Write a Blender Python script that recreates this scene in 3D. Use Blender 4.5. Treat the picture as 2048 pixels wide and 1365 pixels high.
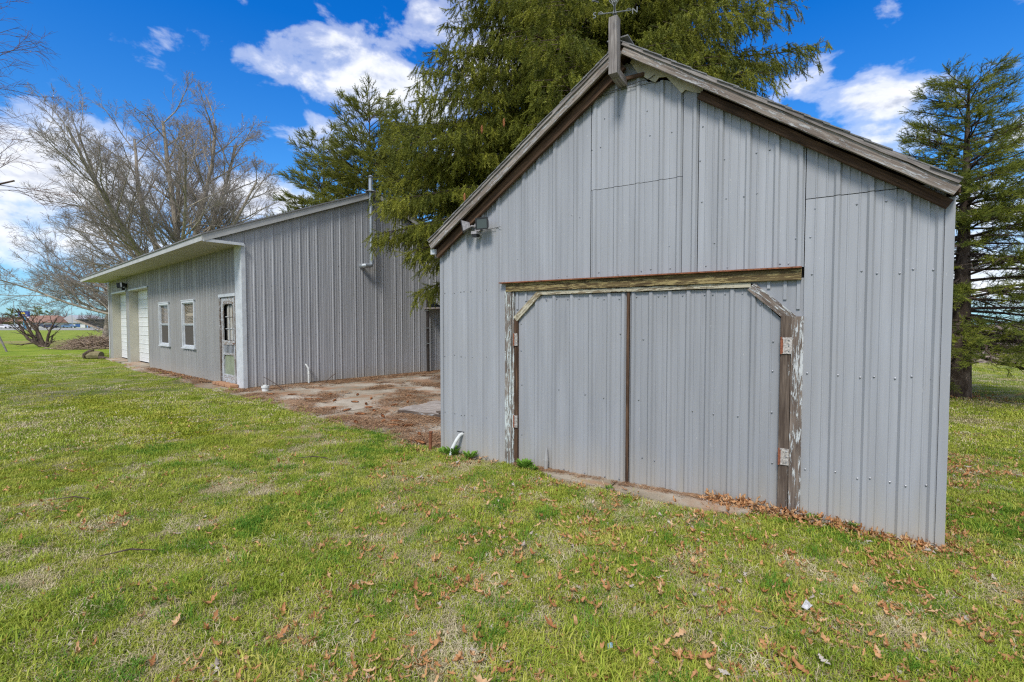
import bpy, math, random, time
T0 = time.time()
import numpy as np
from mathutils import Matrix, Vector, Euler, noise

for o in list(bpy.data.objects):
    bpy.data.objects.remove(o)
sc = bpy.context.scene
col = sc.collection
rnd = random.Random(7)
nrs = np.random.RandomState(7)
R = math.radians

# ------------------------------------------------------------------ camera
cam = bpy.data.cameras.new('camera')
cam.sensor_width = 36.0
cam.lens = 36.0 * 960 / 2048
cam.clip_start = 0.05
cam.clip_end = 4000
co = bpy.data.objects.new('camera', cam)
col.objects.link(co)
co.location = (0, 0, 1.6)
co.rotation_euler = (R(90 - 2.06), 0, 0)
sc.camera = co

# ------------------------------------------------------------------ world, sun, exposure
SUN_DIR = Vector((-0.28, -0.80, 0.95)).normalized()   # towards the sun: behind the camera, a little left
sun_el = math.asin(SUN_DIR.z)
sun_az = math.atan2(SUN_DIR.x, SUN_DIR.y)
w = bpy.data.worlds.new('World')
sc.world = w
w.use_nodes = True
nt = w.node_tree
nt.nodes.clear()
L = nt.links


class NB:
    """small node-building helper"""
    def __init__(s, nt):
        s.nt = nt

    def n(s, t, **k):
        nd = s.nt.nodes.new(t)
        for a, b in k.items():
            setattr(nd, a, b)
        return nd

    def put(s, sock, v):
        if isinstance(v, bpy.types.NodeSocket):
            s.nt.links.new(v, sock)
        elif v is not None:
            sock.default_value = v

    def m(s, op, a, b=None, c=None, clamp=False):
        nd = s.n('ShaderNodeMath', operation=op)
        nd.use_clamp = clamp
        s.put(nd.inputs[0], a)
        if b is not None:
            s.put(nd.inputs[1], b)
        if c is not None:
            s.put(nd.inputs[2], c)
        return nd.outputs[0]

    def noise(s, vec, scale, detail=4, rough=0.5, dist=0.0, col=False):
        nd = s.n('ShaderNodeTexNoise')
        if vec is not None:
            s.put(nd.inputs['Vector'], vec)
        nd.inputs['Scale'].default_value = scale
        nd.inputs['Detail'].default_value = detail
        nd.inputs['Roughness'].default_value = rough
        nd.inputs['Distortion'].default_value = dist
        return nd.outputs['Color' if col else 'Fac']

    def ramp(s, fac, stops, interp='LINEAR'):
        nd = s.n('ShaderNodeValToRGB')
        nd.color_ramp.interpolation = interp
        e = nd.color_ramp.elements
        while len(e) < len(stops):
            e.new(0.5)
        for el, (p, c) in zip(e, stops):
            el.position = p
            el.color = (c, c, c, 1) if not hasattr(c, '__len__') else (*c, 1)
        s.put(nd.inputs['Fac'], fac)
        return nd.outputs['Color']

    def mix(s, f, a, b, mode='MIX'):
        nd = s.n('ShaderNodeMixRGB', blend_type=mode)
        s.put(nd.inputs[0], f)
        for i, v in ((1, a), (2, b)):
            if not isinstance(v, bpy.types.NodeSocket):
                v = (*v, 1) if len(v) == 3 else v
            s.put(nd.inputs[i], v)
        return nd.outputs[0]

    def mapping(s, vec, scale=(1, 1, 1), loc=(0, 0, 0), rot=(0, 0, 0)):
        nd = s.n('ShaderNodeMapping')
        s.put(nd.inputs['Vector'], vec)
        nd.inputs['Scale'].default_value = scale
        nd.inputs['Location'].default_value = loc
        nd.inputs['Rotation'].default_value = rot
        return nd.outputs[0]


b = NB(nt)
tc = b.n('ShaderNodeTexCoord')
sky = b.n('ShaderNodeTexSky', sky_type='NISHITA')
sky.sun_disc = False
sky.sun_elevation = sun_el
sky.sun_rotation = sun_az
sky.altitude = 200
sky.air_density = 1.0
sky.dust_density = 0.4
sky.ozone_density = 2.5
SKY_STR = 0.10
sep = b.n('ShaderNodeSeparateXYZ')
L.new(tc.outputs['Generated'], sep.inputs[0])
X, Y, Z = sep.outputs
az = b.m('MULTIPLY', b.m('ARCTAN2', X, Y), 57.2958)
el = b.m('MULTIPLY', b.m('ARCSINE', Z), 57.2958)
# clear-sky colour: the Nishita sky deepened as a polarised / saturated clear sky
hsv = b.n('ShaderNodeHueSaturation')
hsv.inputs['Hue'].default_value = 0.503
b.put(hsv.inputs['Saturation'], b.ramp(b.m('DIVIDE', el, 30.0, clamp=True), [(0.0, 0.75), (0.35, 1.20), (1.0, 1.44)]))
hsv.inputs['Value'].default_value = 1.0
L.new(sky.outputs[0], hsv.inputs['Color'])
grade = b.ramp(b.m('DIVIDE', el, 60.0, clamp=True), [(0.0, (0.36, 0.62, 0.86)), (0.10, (0.42, 0.68, 0.92)), (0.22, (0.42, 0.80, 1.02)), (0.5, (0.42, 0.86, 1.12)), (1.0, (0.6, 0.9, 1.15))])
blue = b.mix(1.0, hsv.outputs[0], grade, 'MULTIPLY')
# clouds: placed banks in the frame's directions and scattered ones all round
CL = [(-17.0, 26.0, 11.0, 4.3, .92), (-11.5, 24.6, 9, 4.5, 1.0), (-20.5, 19.8, 6.5, 3.6, .62), (-16, 33.5, 5, 2, .7), (-43.9, 12.6, 13.5, 4.2, 1.25),
      (-45, 8.4, 13, 3.2, 1.0), (-27.0, 12.6, 7.6, 2.6, 1.1), (37.6, 20.0, 5.4, 2.3, .92), (36.0, 16.2, 6.0, 2.8, .95),
      (47, 15.1, 3.2, 1.6, 1.0), (-24.2, 24.2, 2.0, .8, .25), (-1.4, 29.6, 11, 6, .95),
      (-4.4, 18.1, 9, 5, .9), (30.5, 23.7, 4, 2.2, .6), (45, 5.4, 9, 5.5, 1.0), (41, 10.0, 6, 3, .85),
      (-28.9, 29.8, 1.6, 1.4, .4), (-70, 16, 13, 6, .9), (66, 22, 14, 7, .9), (15, 11, 12, 5, .8), (-10, 8, 10, 4, .6)]
mask = None
for (a0, e0, wa, we, s) in CL:
    da = b.m('POWER', b.m('DIVIDE', b.m('SUBTRACT', az, a0), wa), 2.0)
    de = b.m('POWER', b.m('DIVIDE', b.m('SUBTRACT', el, e0), we), 2.0)
    g = b.m('MULTIPLY', b.m('EXPONENT', b.m('MULTIPLY', b.m('ADD', da, de), -1.0)), s)
    mask = g if mask is None else b.m('MAXIMUM', mask, g)
# scattered clouds outside the frame, unseen cover thickened to whiten the ambient light
flat = b.n('ShaderNodeCombineXYZ')
zz = b.m('ADD', b.m('MAXIMUM', Z, 0.0), 0.18)
L.new(b.m('DIVIDE', X, zz), flat.inputs[0])
L.new(b.m('DIVIDE', Y, zz), flat.inputs[1])
broad = b.noise(flat.outputs[0], 0.85, 5, 0.55, 0.3)
front = b.m('MULTIPLY', b.m('LESS_THAN', b.m('ABSOLUTE', az), 58.0), b.m('LESS_THAN', el, 40.0))
away = b.m('SUBTRACT', 1.0, front)
sc_mask = b.m('MULTIPLY', b.ramp(broad, [(0.34, 0.0), (0.50, 1.0)]), away)
mask = b.m('MAXIMUM', mask, sc_mask)
stretch = b.n('ShaderNodeCombineXYZ')
L.new(b.m('MULTIPLY', az, 0.10), stretch.inputs[0])
L.new(b.m('MULTIPLY', el, 0.17), stretch.inputs[1])
nz = b.noise(stretch.outputs[0], 1.5, 10, 0.56, 0.2)
nz_up = b.noise(b.mapping(stretch.outputs[0], loc=(-0.03, 0.10, 0)), 1.5, 8, 0.56, 0.2)
dens = b.m('ADD', b.m('MULTIPLY', mask, 0.88), b.m('MULTIPLY', b.m('SUBTRACT', nz, 0.5), 2.15))
fac = b.ramp(dens, [(0.25, 0.0), (0.50, 0.36), (0.86, 0.90), (1.05 - .05, 1.0)], 'EASE')
thick = b.m('ADD', b.m('MULTIPLY', b.m('SUBTRACT', nz_up, nz), 2.6), b.m('MULTIPLY', dens, 0.5), clamp=True)
ccol = b.ramp(thick, [(0.15, (0.93, 0.94, 0.98)), (0.50, (0.80, 0.83, 0.90)), (0.75, (0.50, 0.55, 0.68)), (1.0, (0.36, 0.42, 0.56))])
bg_sky = b.n('ShaderNodeBackground')
bg_sky.inputs['Strength'].default_value = SKY_STR
L.new(blue, bg_sky.inputs['Color'])
bg_cl = b.n('ShaderNodeBackground')
bg_cl.inputs['Strength'].default_value = 0.62
L.new(ccol, bg_cl.inputs['Color'])
mx = b.n('ShaderNodeMixShader')
L.new(fac, mx.inputs[0])
L.new(bg_sky.outputs[0], mx.inputs[1])
L.new(bg_cl.outputs[0], mx.inputs[2])
out = b.n('ShaderNodeOutputWorld')
L.new(mx.outputs[0], out.inputs[0])

sun = bpy.data.lights.new('sun', 'SUN')
sun.energy = 1.75
sun.angle = R(14)
sun.color = (1.0, 0.955, 0.89)
so = bpy.data.objects.new('sun', sun)
so.rotation_euler = SUN_DIR.to_track_quat('Z', 'Y').to_euler()
so.location = (0, 0, 30)
col.objects.link(so)
sc.view_settings.view_transform = 'Standard'
sc.view_settings.look = 'None'
sc.view_settings.gamma = 1.0
sc.view_settings.use_curve_mapping = False
sc.view_settings.exposure = 0.94
sc.cycles.max_bounces = 5
sc.cycles.diffuse_bounces = 3
sc.cycles.glossy_bounces = 2
sc.cycles.transparent_max_bounces = 8
sc.cycles.use_denoising = False
sc.cycles.filter_width = 1.25
sc.cycles.use_adaptive_sampling = False
sc.cycles.sampling_pattern = 'BLUE_NOISE'
sc.cycles.sample_clamp_indirect = 3.0

# ------------------------------------------------------------------ helpers
WM = {}


def world_m(o):
    return WM.get(o.name, Matrix.Identity(4))


def tag(o, label=None, cat=None, group=None, kind=None):
    for k, v in (('label', label), ('category', cat), ('group', group), ('kind', kind)):
        if v:
            o[k] = v
    return o


def link(name, data, M=None, parent=None):
    o = bpy.data.objects.new(name, data)
    col.objects.link(o)
    M = M if M is not None else Matrix.Identity(4)
    WM[o.name] = M.copy()
    if parent is not None:
        o.parent = parent
        o.matrix_basis = world_m(parent).inverted() @ M
    else:
        o.matrix_basis = M
    return o


def thing(name, label, cat, M=None, group=None):
    if M is not None and not isinstance(M, Matrix):
        M = Matrix.Translation(M)
    return tag(link(name, None, M), label, cat, group)


def text_mesh(name, body, size, extrude, mt):
    fc = bpy.data.curves.new(name, 'FONT')
    fc.body = body
    fc.size = size
    fc.extrude = extrude
    fc.align_x = 'CENTER'
    tmp = bpy.data.objects.new(name + '_tmp', fc)
    col.objects.link(tmp)
    dg = bpy.context.evaluated_depsgraph_get()
    me = bpy.data.meshes.new_from_object(tmp.evaluated_get(dg))
    me.name = name
    me.materials.clear()
    me.materials.append(mt)
    bpy.data.objects.remove(tmp)
    return me


class MB:
    def __init__(s):
        s.v = []
        s.f = []

    def add(s, vs, fs):
        k = len(s.v)
        s.v += [tuple(p) for p in vs]
        s.f += [tuple(i + k for i in f) for f in fs]
        return s

    def box(s, x0, x1, y0, y1, z0, z1):
        return s.add([(x0, y0, z0), (x1, y0, z0), (x1, y1, z0), (x0, y1, z0), (x0, y0, z1), (x1, y0, z1), (x1, y1, z1), (x0, y1, z1)],
                     [(0, 3, 2, 1), (4, 5, 6, 7), (0, 1, 5, 4), (1, 2, 6, 5), (2, 3, 7, 6), (3, 0, 4, 7)])

    def prism(s, pts, y0, y1):
        """outline pts (x,z) counter-clockwise seen from -y, extruded from y0 to y1"""
        n = len(pts)
        s.add([(x, y0, z) for x, z in pts] + [(x, y1, z) for x, z in pts],
              [tuple(range(n)), tuple(range(2 * n - 1, n - 1, -1))] + [(i, i + n, (i + 1) % n + n, (i + 1) % n) for i in range(n)])
        return s

    def cyl(s, p0, p1, r0, r1=None, n=12, caps=True):
        r1 = r0 if r1 is None else r1
        return s.tube([p0, p1], [r0, r1], n, caps)

    def tube(s, pts, rad, n=8, caps=True):
        pts = [Vector(p) for p in pts]
        m = len(pts)
        if not hasattr(rad, '__len__'):
            rad = [rad] * m
        vs, fs = [], []
        ref = None
        for i, p in enumerate(pts):
            t = (pts[min(i + 1, m - 1)] - pts[max(i - 1, 0)]).normalized()
            if ref is None:
                ref = Vector((0, 0, 1)) if abs(t.z) < .9 else Vector((1, 0, 0))
            a = t.cross(ref).normalized()
            c = a.cross(t).normalized()
            ref = c
            for k in range(n):
                th = 2 * math.pi * k / n
                vs.append(p + (a * math.cos(th) + c * math.sin(th)) * rad[i])
        for i in range(m - 1):
            for k in range(n):
                k2 = (k + 1) % n
                fs.append((i * n + k, i * n + k2, (i + 1) * n + k2, (i + 1) * n + k))
        if caps:
            fs.append(tuple(range(n - 1, -1, -1)))
            fs.append(tuple((m - 1) * n + k for k in range(n)))
        return s.add(vs, fs)

    def mesh(s, name, mat, smooth=False):
        me = bpy.data.meshes.new(name)
        me.from_pydata(s.v, [], s.f)
        if mat:
            me.materials.append(mat)
        if smooth:
            me.polygons.foreach_set('use_smooth', [True] * len(me.polygons))
        me.update()
        return me

    def build(s, name, mat, parent=None, M=None, smooth=False):
        return link(name, s.mesh(name, mat, smooth), M, parent)


def frame(ox, oy, ux, uy, oz=0.0):
    l = math.hypot(ux, uy)
    ux, uy = ux / l, uy / l
    return Matrix(((ux, -uy, 0, ox), (uy, ux, 0, oy), (0, 0, 1, oz), (0, 0, 0, 1)))


def board(name, p0, p1, width, thick, mat, parent, FM, up=(0, -1, 0), rough=0.0, label=None, seg=1, seed=0):
    """a plank from p0 to p1 in frame FM; local X runs along it (the grain), local Z is its width direction, local Y its thickness.
    'up' = direction (in the frame) the broad face looks to"""
    p0, p1 = Vector(p0), Vector(p1)
    x = (p1 - p0).normalized()
    f = Vector(up)
    zc = x.cross(f).normalized()
    y = zc.cross(x).normalized()
    ln = (p1 - p0).length
    M = FM @ Matrix(((x.x, y.x, zc.x, p0.x), (x.y, y.y, zc.y, p0.y), (x.z, y.z, zc.z, p0.z), (0, 0, 0, 1)))
    r = random.Random(seed + int(ln * 1000))
    n = max(seg, 1)
    vs, fs = [], []
    for i in range(n + 1):
        t = ln * i / n
        j = [(r.uniform(-1, 1) * rough) for _ in range(6)]
        a, c = -width / 2 + j[0], width / 2 + j[1]
        h0, h1 = -thick / 2 + j[2] * .4, thick / 2 + j[3] * .4
        vs += [(t, h0, a), (t, h0, c), (t, h1, c), (t, h1, a)]
    for i in range(n):
        for k in range(4):
            k2 = (k + 1) % 4
            fs.append((i * 4 + k, i * 4 + k2, i * 4 + 4 + k2, i * 4 + 4 + k))
    fs += [(0, 3, 2, 1), tuple(n * 4 + k for k in range(4))]
    m = MB()
    m.add(vs, fs)
    o = m.build(name, mat, parent, M)
    if rough == 0 and min(width, thick) > 0.012:
        bv = o.modifiers.new('bevel', 'BEVEL')
        bv.width = 0.003
        bv.segments = 1
    if label:
        o['label'] = label
    return o


# ------------------------------------------------------------------ materials
def mat(name, rough=0.7, spec=0.3):
    m = bpy.data.materials.new(name)
    m.use_nodes = True
    nb = NB(m.node_tree)
    bs = m.node_tree.nodes['Principled BSDF']
    bs.inputs['Roughness'].default_value = rough
    bs.inputs['Specular IOR Level'].default_value = spec
    return m, nb, bs


def plain(name, c, rough=0.6, var=0.12, scale=8, metal=0.0, spec=0.4, bump=0.0, bscale=60):
    m, nb, bs = mat(name, rough, spec)
    t = nb.n('ShaderNodeTexCoord')
    f = nb.noise(t.outputs['Object'], scale, 6, 0.6)
    d = tuple(max(0, x * (1 - var)) for x in c)
    e = tuple(min(1, x * (1 + var)) for x in c)
    nb.put(bs.inputs['Base Color'], nb.ramp(f, [(0.3, d), (0.7, e)]))
    bs.inputs['Metallic'].default_value = metal
    if bump:
        bp = nb.n('ShaderNodeBump')
        bp.inputs['Strength'].default_value = bump
        bp.inputs['Distance'].default_value = 0.01
        nb.put(bp.inputs['Height'], nb.noise(t.outputs['Object'], bscale, 5, 0.6))
        nb.put(bs.inputs['Normal'], bp.outputs[0])
    return m


def painted_metal(name, c, rough=0.42):
    m, nb, bs = mat(name, rough, 0.45)
    t = nb.n('ShaderNodeTexCoord')
    g = nb.n('ShaderNodeNewGeometry')
    oi = nb.n('ShaderNodeObjectInfo')
    streak = nb.noise(nb.mapping(g.outputs['Position'], (9, 9, 0.5)), 1.0, 6, 0.6)
    blotch = nb.noise(g.outputs['Position'], 1.7, 5, 0.6)
    c1 = nb.mix(nb.ramp(streak, [(0.30, 0.0), (0.72, 1.0)]), tuple(x * 0.80 for x in c), tuple(x * 1.12 for x in c))
    c2 = nb.mix(nb.ramp(blotch, [(0.3, 0.35), (0.7, 0.0)]), c1, (c[0] * .97, c[1] * .92, c[2] * .86))
    # chalky dust and splash dirt on the lowest few decimetres (mud thrown up by rain)
    sx = nb.n('ShaderNodeSeparateXYZ')
    nb.put(sx.inputs[0], g.outputs['Position'])
    dz = nb.m('ADD', sx.outputs[2], nb.m('MULTIPLY', nb.m('SUBTRACT', streak, 0.5), 0.5))
    c3 = nb.mix(nb.ramp(dz, [(0.0, 0.85), (0.12, .45), (0.42, 0.0)]), c2, (0.36, 0.335, 0.285))
    # small pale scratches
    sp = nb.noise(nb.mapping(g.outputs['Position'], (60, 60, 22)), 1.0, 2, 0.5)
    c4 = nb.mix(nb.ramp(sp, [(0.735, 0.0), (0.76, 0.5)]), c3, (0.5, 0.5, 0.5))
    rb = nb.m('MULTIPLY_ADD', oi.outputs['Random'], 0.13, 0.94)
    hv = nb.n('ShaderNodeHueSaturation')
    nb.put(hv.inputs['Color'], c4)
    nb.put(hv.inputs['Value'], rb)
    nb.put(bs.inputs['Base Color'], hv.outputs[0])
    nb.put(bs.inputs['Roughness'], nb.m('MULTIPLY_ADD', blotch, 0.35, rough - 0.12))
    bp = nb.n('ShaderNodeBump')
    bp.inputs['Strength'].default_value = 0.25
    bp.inputs['Distance'].default_value = 0.01
    nb.put(bp.inputs['Height'], nb.noise(nb.mapping(g.outputs['Position'], (3, 3, 1.2)), 1.0, 3, 0.5))
    nb.put(bs.inputs['Normal'], bp.outputs[0])
    return m


def wood(name, c_dark, c_mid, c_light, paint=None, paint_amt=0.5, rough=0.85, gscale=1.0):
    """weathered wood: grain along local X, optional peeling paint"""
    m, nb, bs = mat(name, rough, 0.2)
    t = nb.n('ShaderNodeTexCoord')
    oi = nb.n('ShaderNodeObjectInfo')
    off = nb.n('ShaderNodeVectorMath', operation='ADD')
    cb = nb.n('ShaderNodeCombineXYZ')
    nb.put(cb.inputs[0], nb.m('MULTIPLY', oi.outputs['Random'], 37.0))
    nb.put(cb.inputs[1], nb.m('MULTIPLY', oi.outputs['Random'], 11.0))
    nb.put(off.inputs[0], t.outputs['Object'])
    nb.put(off.inputs[1], cb.outputs[0])
    P = off.outputs[0]
    grain = nb.noise(nb.mapping(P, (3 * gscale, 70 * gscale, 70 * gscale)), 1.0, 6, 0.62, 0.6)
    blot = nb.noise(nb.mapping(P, (2.5, 9, 9)), 1.0, 4, 0.6)
    c = nb.ramp(grain, [(0.30, c_dark), (0.5, c_mid), (0.68, c_light)])
    c = nb.mix(nb.ramp(blot, [(0.35, 0.55), (0.6, 0.0)]), c, c_dark)
    h = grain
    if paint:
        pn = nb.noise(nb.mapping(P, (9, 75, 75)), 1.0, 7, 0.72, 0.5)
        pm = nb.m('ADD', nb.m('MULTIPLY', pn, 0.7), nb.m('MULTIPLY', nb.noise(nb.mapping(P, (1.2, 6, 6)), 1.0, 3, 0.5), 0.3))
        th = 0.62 - 0.24 * paint_amt
        pf = nb.ramp(pm, [(th, 0.0), (th + 0.025, 1.0)])
        c = nb.mix(pf, c, nb.mix(blot, tuple(x * .82 for x in paint), paint))
        h = nb.m('ADD', nb.m('MULTIPLY', grain, 0.6), nb.m('MULTIPLY', pf, 0.4))
    nb.put(bs.inputs['Base Color'], c)
    bp = nb.n('ShaderNodeBump')
    bp.inputs['Strength'].default_value = 0.8
    bp.inputs['Distance'].default_value = 0.006
    nb.put(bp.inputs['Height'], h)
    nb.put(bs.inputs['Normal'], bp.outputs[0])
    return m


M_ = {}
M_['shed_metal'] = painted_metal('shed_grey_metal', (0.308, 0.322, 0.347))
M_['gable_metal'] = painted_metal('barn_grey_metal', (0.375, 0.385, 0.405), 0.45)
M_['long_metal'] = painted_metal('long_wall_grey_metal', (0.290, 0.290, 0.284), 0.5)
M_['trim_white'] = plain('white_trim_paint', (0.53, 0.555, 0.58), 0.5, 0.14, 6)
M_['fascia'] = plain('fascia_paint', (0.42, 0.42, 0.41), 0.6, 0.14, 2.5)
M_['soffit'] = plain('soffit_paint', (0.46, 0.44, 0.36), 0.7, 0.08, 2)
M_['garage'] = plain('garage_door_paint', (0.66, 0.67, 0.66), 0.45, 0.07, 3)
M_['dark'] = plain('shade_black', (0.012, 0.012, 0.012), 0.9)  # near-black colour stands in for shade behind seams and openings
M_['old_grey'] = wood('weathered_grey_wood', (0.10, 0.085, 0.08), (0.25, 0.225, 0.21), (0.40, 0.37, 0.345))
M_['pale_plank'] = wood('pale_weathered_plank', (0.17, 0.14, 0.12), (0.38, 0.335, 0.30), (0.56, 0.51, 0.47))
M_['brown'] = wood('brown_bare_wood', (0.03, 0.018, 0.012), (0.10, 0.058, 0.036), (0.17, 0.10, 0.06))
M_['jamb_brown'] = wood('brown_jamb_wood', (0.05, 0.035, 0.028), (0.12, 0.092, 0.072), (0.21, 0.165, 0.13), (0.5, 0.52, 0.52), 0.10)
M_['peel'] = wood('peeling_white_paint', (0.09, 0.075, 0.065), (0.20, 0.17, 0.145), (0.30, 0.26, 0.23), (0.56, 0.61, 0.60), 0.50)
M_['peel_half'] = wood('half_peeled_white_paint', (0.08, 0.06, 0.05), (0.17, 0.135, 0.11), (0.28, 0.23, 0.19), (0.54, 0.56, 0.56), 0.36)
M_['cream_wood'] = wood('worn_cream_paint', (0.09, 0.065, 0.035), (0.22, 0.17, 0.10), (0.36, 0.30, 0.20), (0.50, 0.46, 0.35), 0.62)
M_['header'] = wood('stained_yellow_header', (0.05, 0.033, 0.018), (0.12, 0.085, 0.04), (0.19, 0.145, 0.07), (0.33, 0.26, 0.12), 0.50)
M_['rake'] = wood('weathered_rake_board', (0.11, 0.085, 0.07), (0.25, 0.21, 0.18), (0.40, 0.36, 0.32), (0.42, 0.42, 0.42), 0.40)
M_['pale_door'] = wood('worn_pale_door_paint', (0.14, 0.10, 0.07), (0.28, 0.22, 0.17), (0.38, 0.32, 0.27), (0.50, 0.53, 0.55), 0.62)
M_['cream'] = plain('cream_sheathing', (0.50, 0.46, 0.36), 0.8, 0.25, 14)
M_['rust'] = plain('rusty_iron', (0.20, 0.075, 0.035), 0.85, 0.6, 40, bump=0.6)
M_['hinge'] = plain('worn_galvanised_hinge', (0.40, 0.37, 0.34), 0.55, 0.6, 60, metal=0.2, bump=0.4)
M_['rust_paint'] = plain('rusted_orange_metal', (0.24, 0.085, 0.045), 0.8, 0.45, 50, bump=0.5)
M_['screw'] = plain('screw_metal', (0.30, 0.31, 0.33), 0.35, 0.2, 30, metal=0.5)
M_['galv'] = plain('galvanised_pipe', (0.36, 0.39, 0.41), 0.4, 0.15, 12, metal=0.55)
M_['vane'] = plain('old_vane_metal', (0.17, 0.18, 0.18), 0.6, 0.3, 30, metal=0.3)
M_['black'] = plain('black_paint', (0.018, 0.018, 0.019), 0.5, 0.3)
M_['dark_brown'] = plain('dark_brown_pipe', (0.03, 0.024, 0.02), 0.6, 0.4, 10)
M_['shingle'] = plain('old_asphalt_shingle', (0.20, 0.20, 0.205), 0.95, 0.3, 30, bump=0.8, bscale=200)
M_['pvc'] = plain('white_pvc', (0.62, 0.64, 0.62), 0.4, 0.08, 5)
M_['wirem'] = plain('grey_wire', (0.06, 0.06, 0.06), 0.6)
M_['floodbody'] = plain('weathered_lamp_housing', (0.30, 0.29, 0.30), 0.6, 0.35, 40)
M_['brick'] = plain('worn_orange_brick', (0.40, 0.22, 0.12), 0.9, 0.25, 25, bump=0.6)
M_['gravel_brown'] = plain('brown_needle_debris', (0.13, 0.065, 0.035), 0.95, 0.5, 60)


def glass_mat(name, c, rough=0.08):
    m, nb, bs = mat(name, rough, 0.6)
    t = nb.n('ShaderNodeTexCoord')
    nb.put(bs.inputs['Base Color'], nb.ramp(nb.noise(t.outputs['Object'], 3, 3), [(0.3, tuple(x * .7 for x in c)), (0.7, c)]))
    return m


M_['lampglass'] = glass_mat('lamp_glass', (0.05, 0.065, 0.06), 0.12)
M_['darkglass'] = glass_mat('dark_window_glass', (0.035, 0.033, 0.03), 0.06)
M_['blind'] = plain('beige_blind', (0.36, 0.31, 0.24), 0.6, 0.06)
M_['curtain'] = plain('pale_curtain', (0.45, 0.43, 0.38), 0.8)
M_['screen'] = plain('insect_screen', (0.075, 0.065, 0.055), 0.8, 0.25, 90)
M_['pane_green'] = glass_mat('door_glass', (0.30, 0.34, 0.27), 0.15)


def concrete():
    m, nb, bs = mat('weathered_concrete', 0.9, 0.2)
    g = nb.n('ShaderNodeNewGeometry')
    P = g.outputs['Position']
    a = nb.noise(P, 0.7, 7, 0.62)
    c = nb.ramp(a, [(0.30, (0.19, 0.155, 0.105)), (0.48, (0.36, 0.31, 0.24)), (0.62, (0.50, 0.45, 0.38)), (0.8, (0.56, 0.53, 0.48))])
    f = nb.noise(P, 60, 6, 0.7)
    c = nb.mix(0.55, c, nb.ramp(f, [(0.35, (0.55, 0.53, 0.5)), (0.65, (1.15, 1.13, 1.1))]), 'MULTIPLY')
    # needle stain patches
    s = nb.noise(P, 1.5, 7, 0.66, 0.6)
    c = nb.mix(nb.ramp(s, [(0.49, 0.0), (0.61, 0.68)]), c, (0.33, 0.165, 0.08))
    nb.put(bs.inputs['Base Color'], c)
    bp = nb.n('ShaderNodeBump')
    bp.inputs['Strength'].default_value = 0.6
    bp.inputs['Distance'].default_value = 0.01
    nb.put(bp.inputs['Height'], nb.m('ADD', f, nb.m('MULTIPLY', a, 2.0)))
    nb.put(bs.inputs['Normal'], bp.outputs[0])
    return m


M_['concrete'] = concrete()


def ground_mat():
    m, nb, bs = mat('lawn_soil', 0.95, 0.1)
    g = nb.n('ShaderNodeNewGeometry')
    P = g.outputs['Position']
    sx = nb.n('ShaderNodeSeparateXYZ')
    nb.put(sx.inputs[0], P)
    fine = nb.noise(P, 22, 8, 0.75)
    med = nb.noise(P, 1.1, 7, 0.65, 0.5)
    big = nb.noise(P, 0.16, 4, 0.55)
    grassy = nb.ramp(fine, [(0.30, (0.035, 0.055, 0.010)), (0.5, (0.115, 0.155, 0.026)), (0.72, (0.24, 0.27, 0.07))])
    soil = nb.ramp(fine, [(0.3, (0.12, 0.085, 0.06)), (0.5, (0.30, 0.24, 0.18)), (0.7, (0.52, 0.45, 0.38))])
    c = nb.mix(nb.ramp(med, [(0.47, 0.12), (0.66, 0.9)]), grassy, soil)
    dist = nb.m('POWER', nb.m('ADD', nb.m('POWER', sx.outputs[0], 2.0), nb.m('POWER', sx.outputs[1], 2.0)), 0.5)
    farg = nb.ramp(nb.noise(P, 0.55, 8, 0.7), [(0.32, (0.12, 0.19, 0.018)), (0.5, (0.20, 0.27, 0.028)), (0.62, (0.27, 0.31, 0.045)), (0.75, (0.34, 0.32, 0.11))])
    c = nb.mix(nb.ramp(nb.m('DIVIDE', dist, 40.0), [(0.35, 0.0), (0.75, 1.0)]), c, farg)
    # straw-coloured dip towards the road
    dn = nb.m('ADD', dist, nb.m('MULTIPLY', big, 30.0))
    c = nb.mix(nb.ramp(nb.m('DIVIDE', dn, 200.0), [(0.33, 0.0), (0.36, 0.75), (0.42, 0.6), (0.46, 0.1)]), c, (0.28, 0.22, 0.11))
    nb.put(bs.inputs['Base Color'], c)
    bp = nb.n('ShaderNodeBump')
    bp.inputs['Strength'].default_value = 0.9
    bp.inputs['Distance'].default_value = 0.03
    nb.put(bp.inputs['Height'], fine)
    nb.put(bs.inputs['Normal'], bp.outputs[0])
    return m


M_['ground'] = ground_mat()


def foliage_mat(name, cols, pos_scale=3.0, rough=0.6, transl=0.25, fine=55.0):
    """leaf colour from the instance's own random number plus a slow world-space variation"""
    m, nb, bs = mat(name, rough, 0.25)
    oi = nb.n('ShaderNodeObjectInfo')
    g = nb.n('ShaderNodeNewGeometry')
    v = nb.m('ADD', nb.m('MULTIPLY', oi.outputs['Random'], 0.34), nb.m('MULTIPLY', nb.noise(g.outputs['Position'], pos_scale, 3, 0.6), 0.45))
    v = nb.m('ADD', v, nb.m('MULTIPLY', nb.noise(g.outputs['Position'], fine, 2, 0.5), 0.34))
    k = len(cols)
    c = nb.ramp(v, [(0.18 + 0.62 * i / (k - 1), cc) for i, cc in enumerate(cols)])
    nb.put(bs.inputs['Base Color'], c)
    if transl:
        tr = nb.n('ShaderNodeBsdfTranslucent')
        nb.put(tr.inputs[0], c)
        ms = nb.n('ShaderNodeMixShader')
        ms.inputs[0].default_value = transl
        nb.nt.links.new(bs.outputs[0], ms.inputs[1])
        nb.nt.links.new(tr.outputs[0], ms.inputs[2])
        nb.nt.links.new(ms.outputs[0], nb.nt.nodes['Material Output'].inputs[0])
    return m


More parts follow.
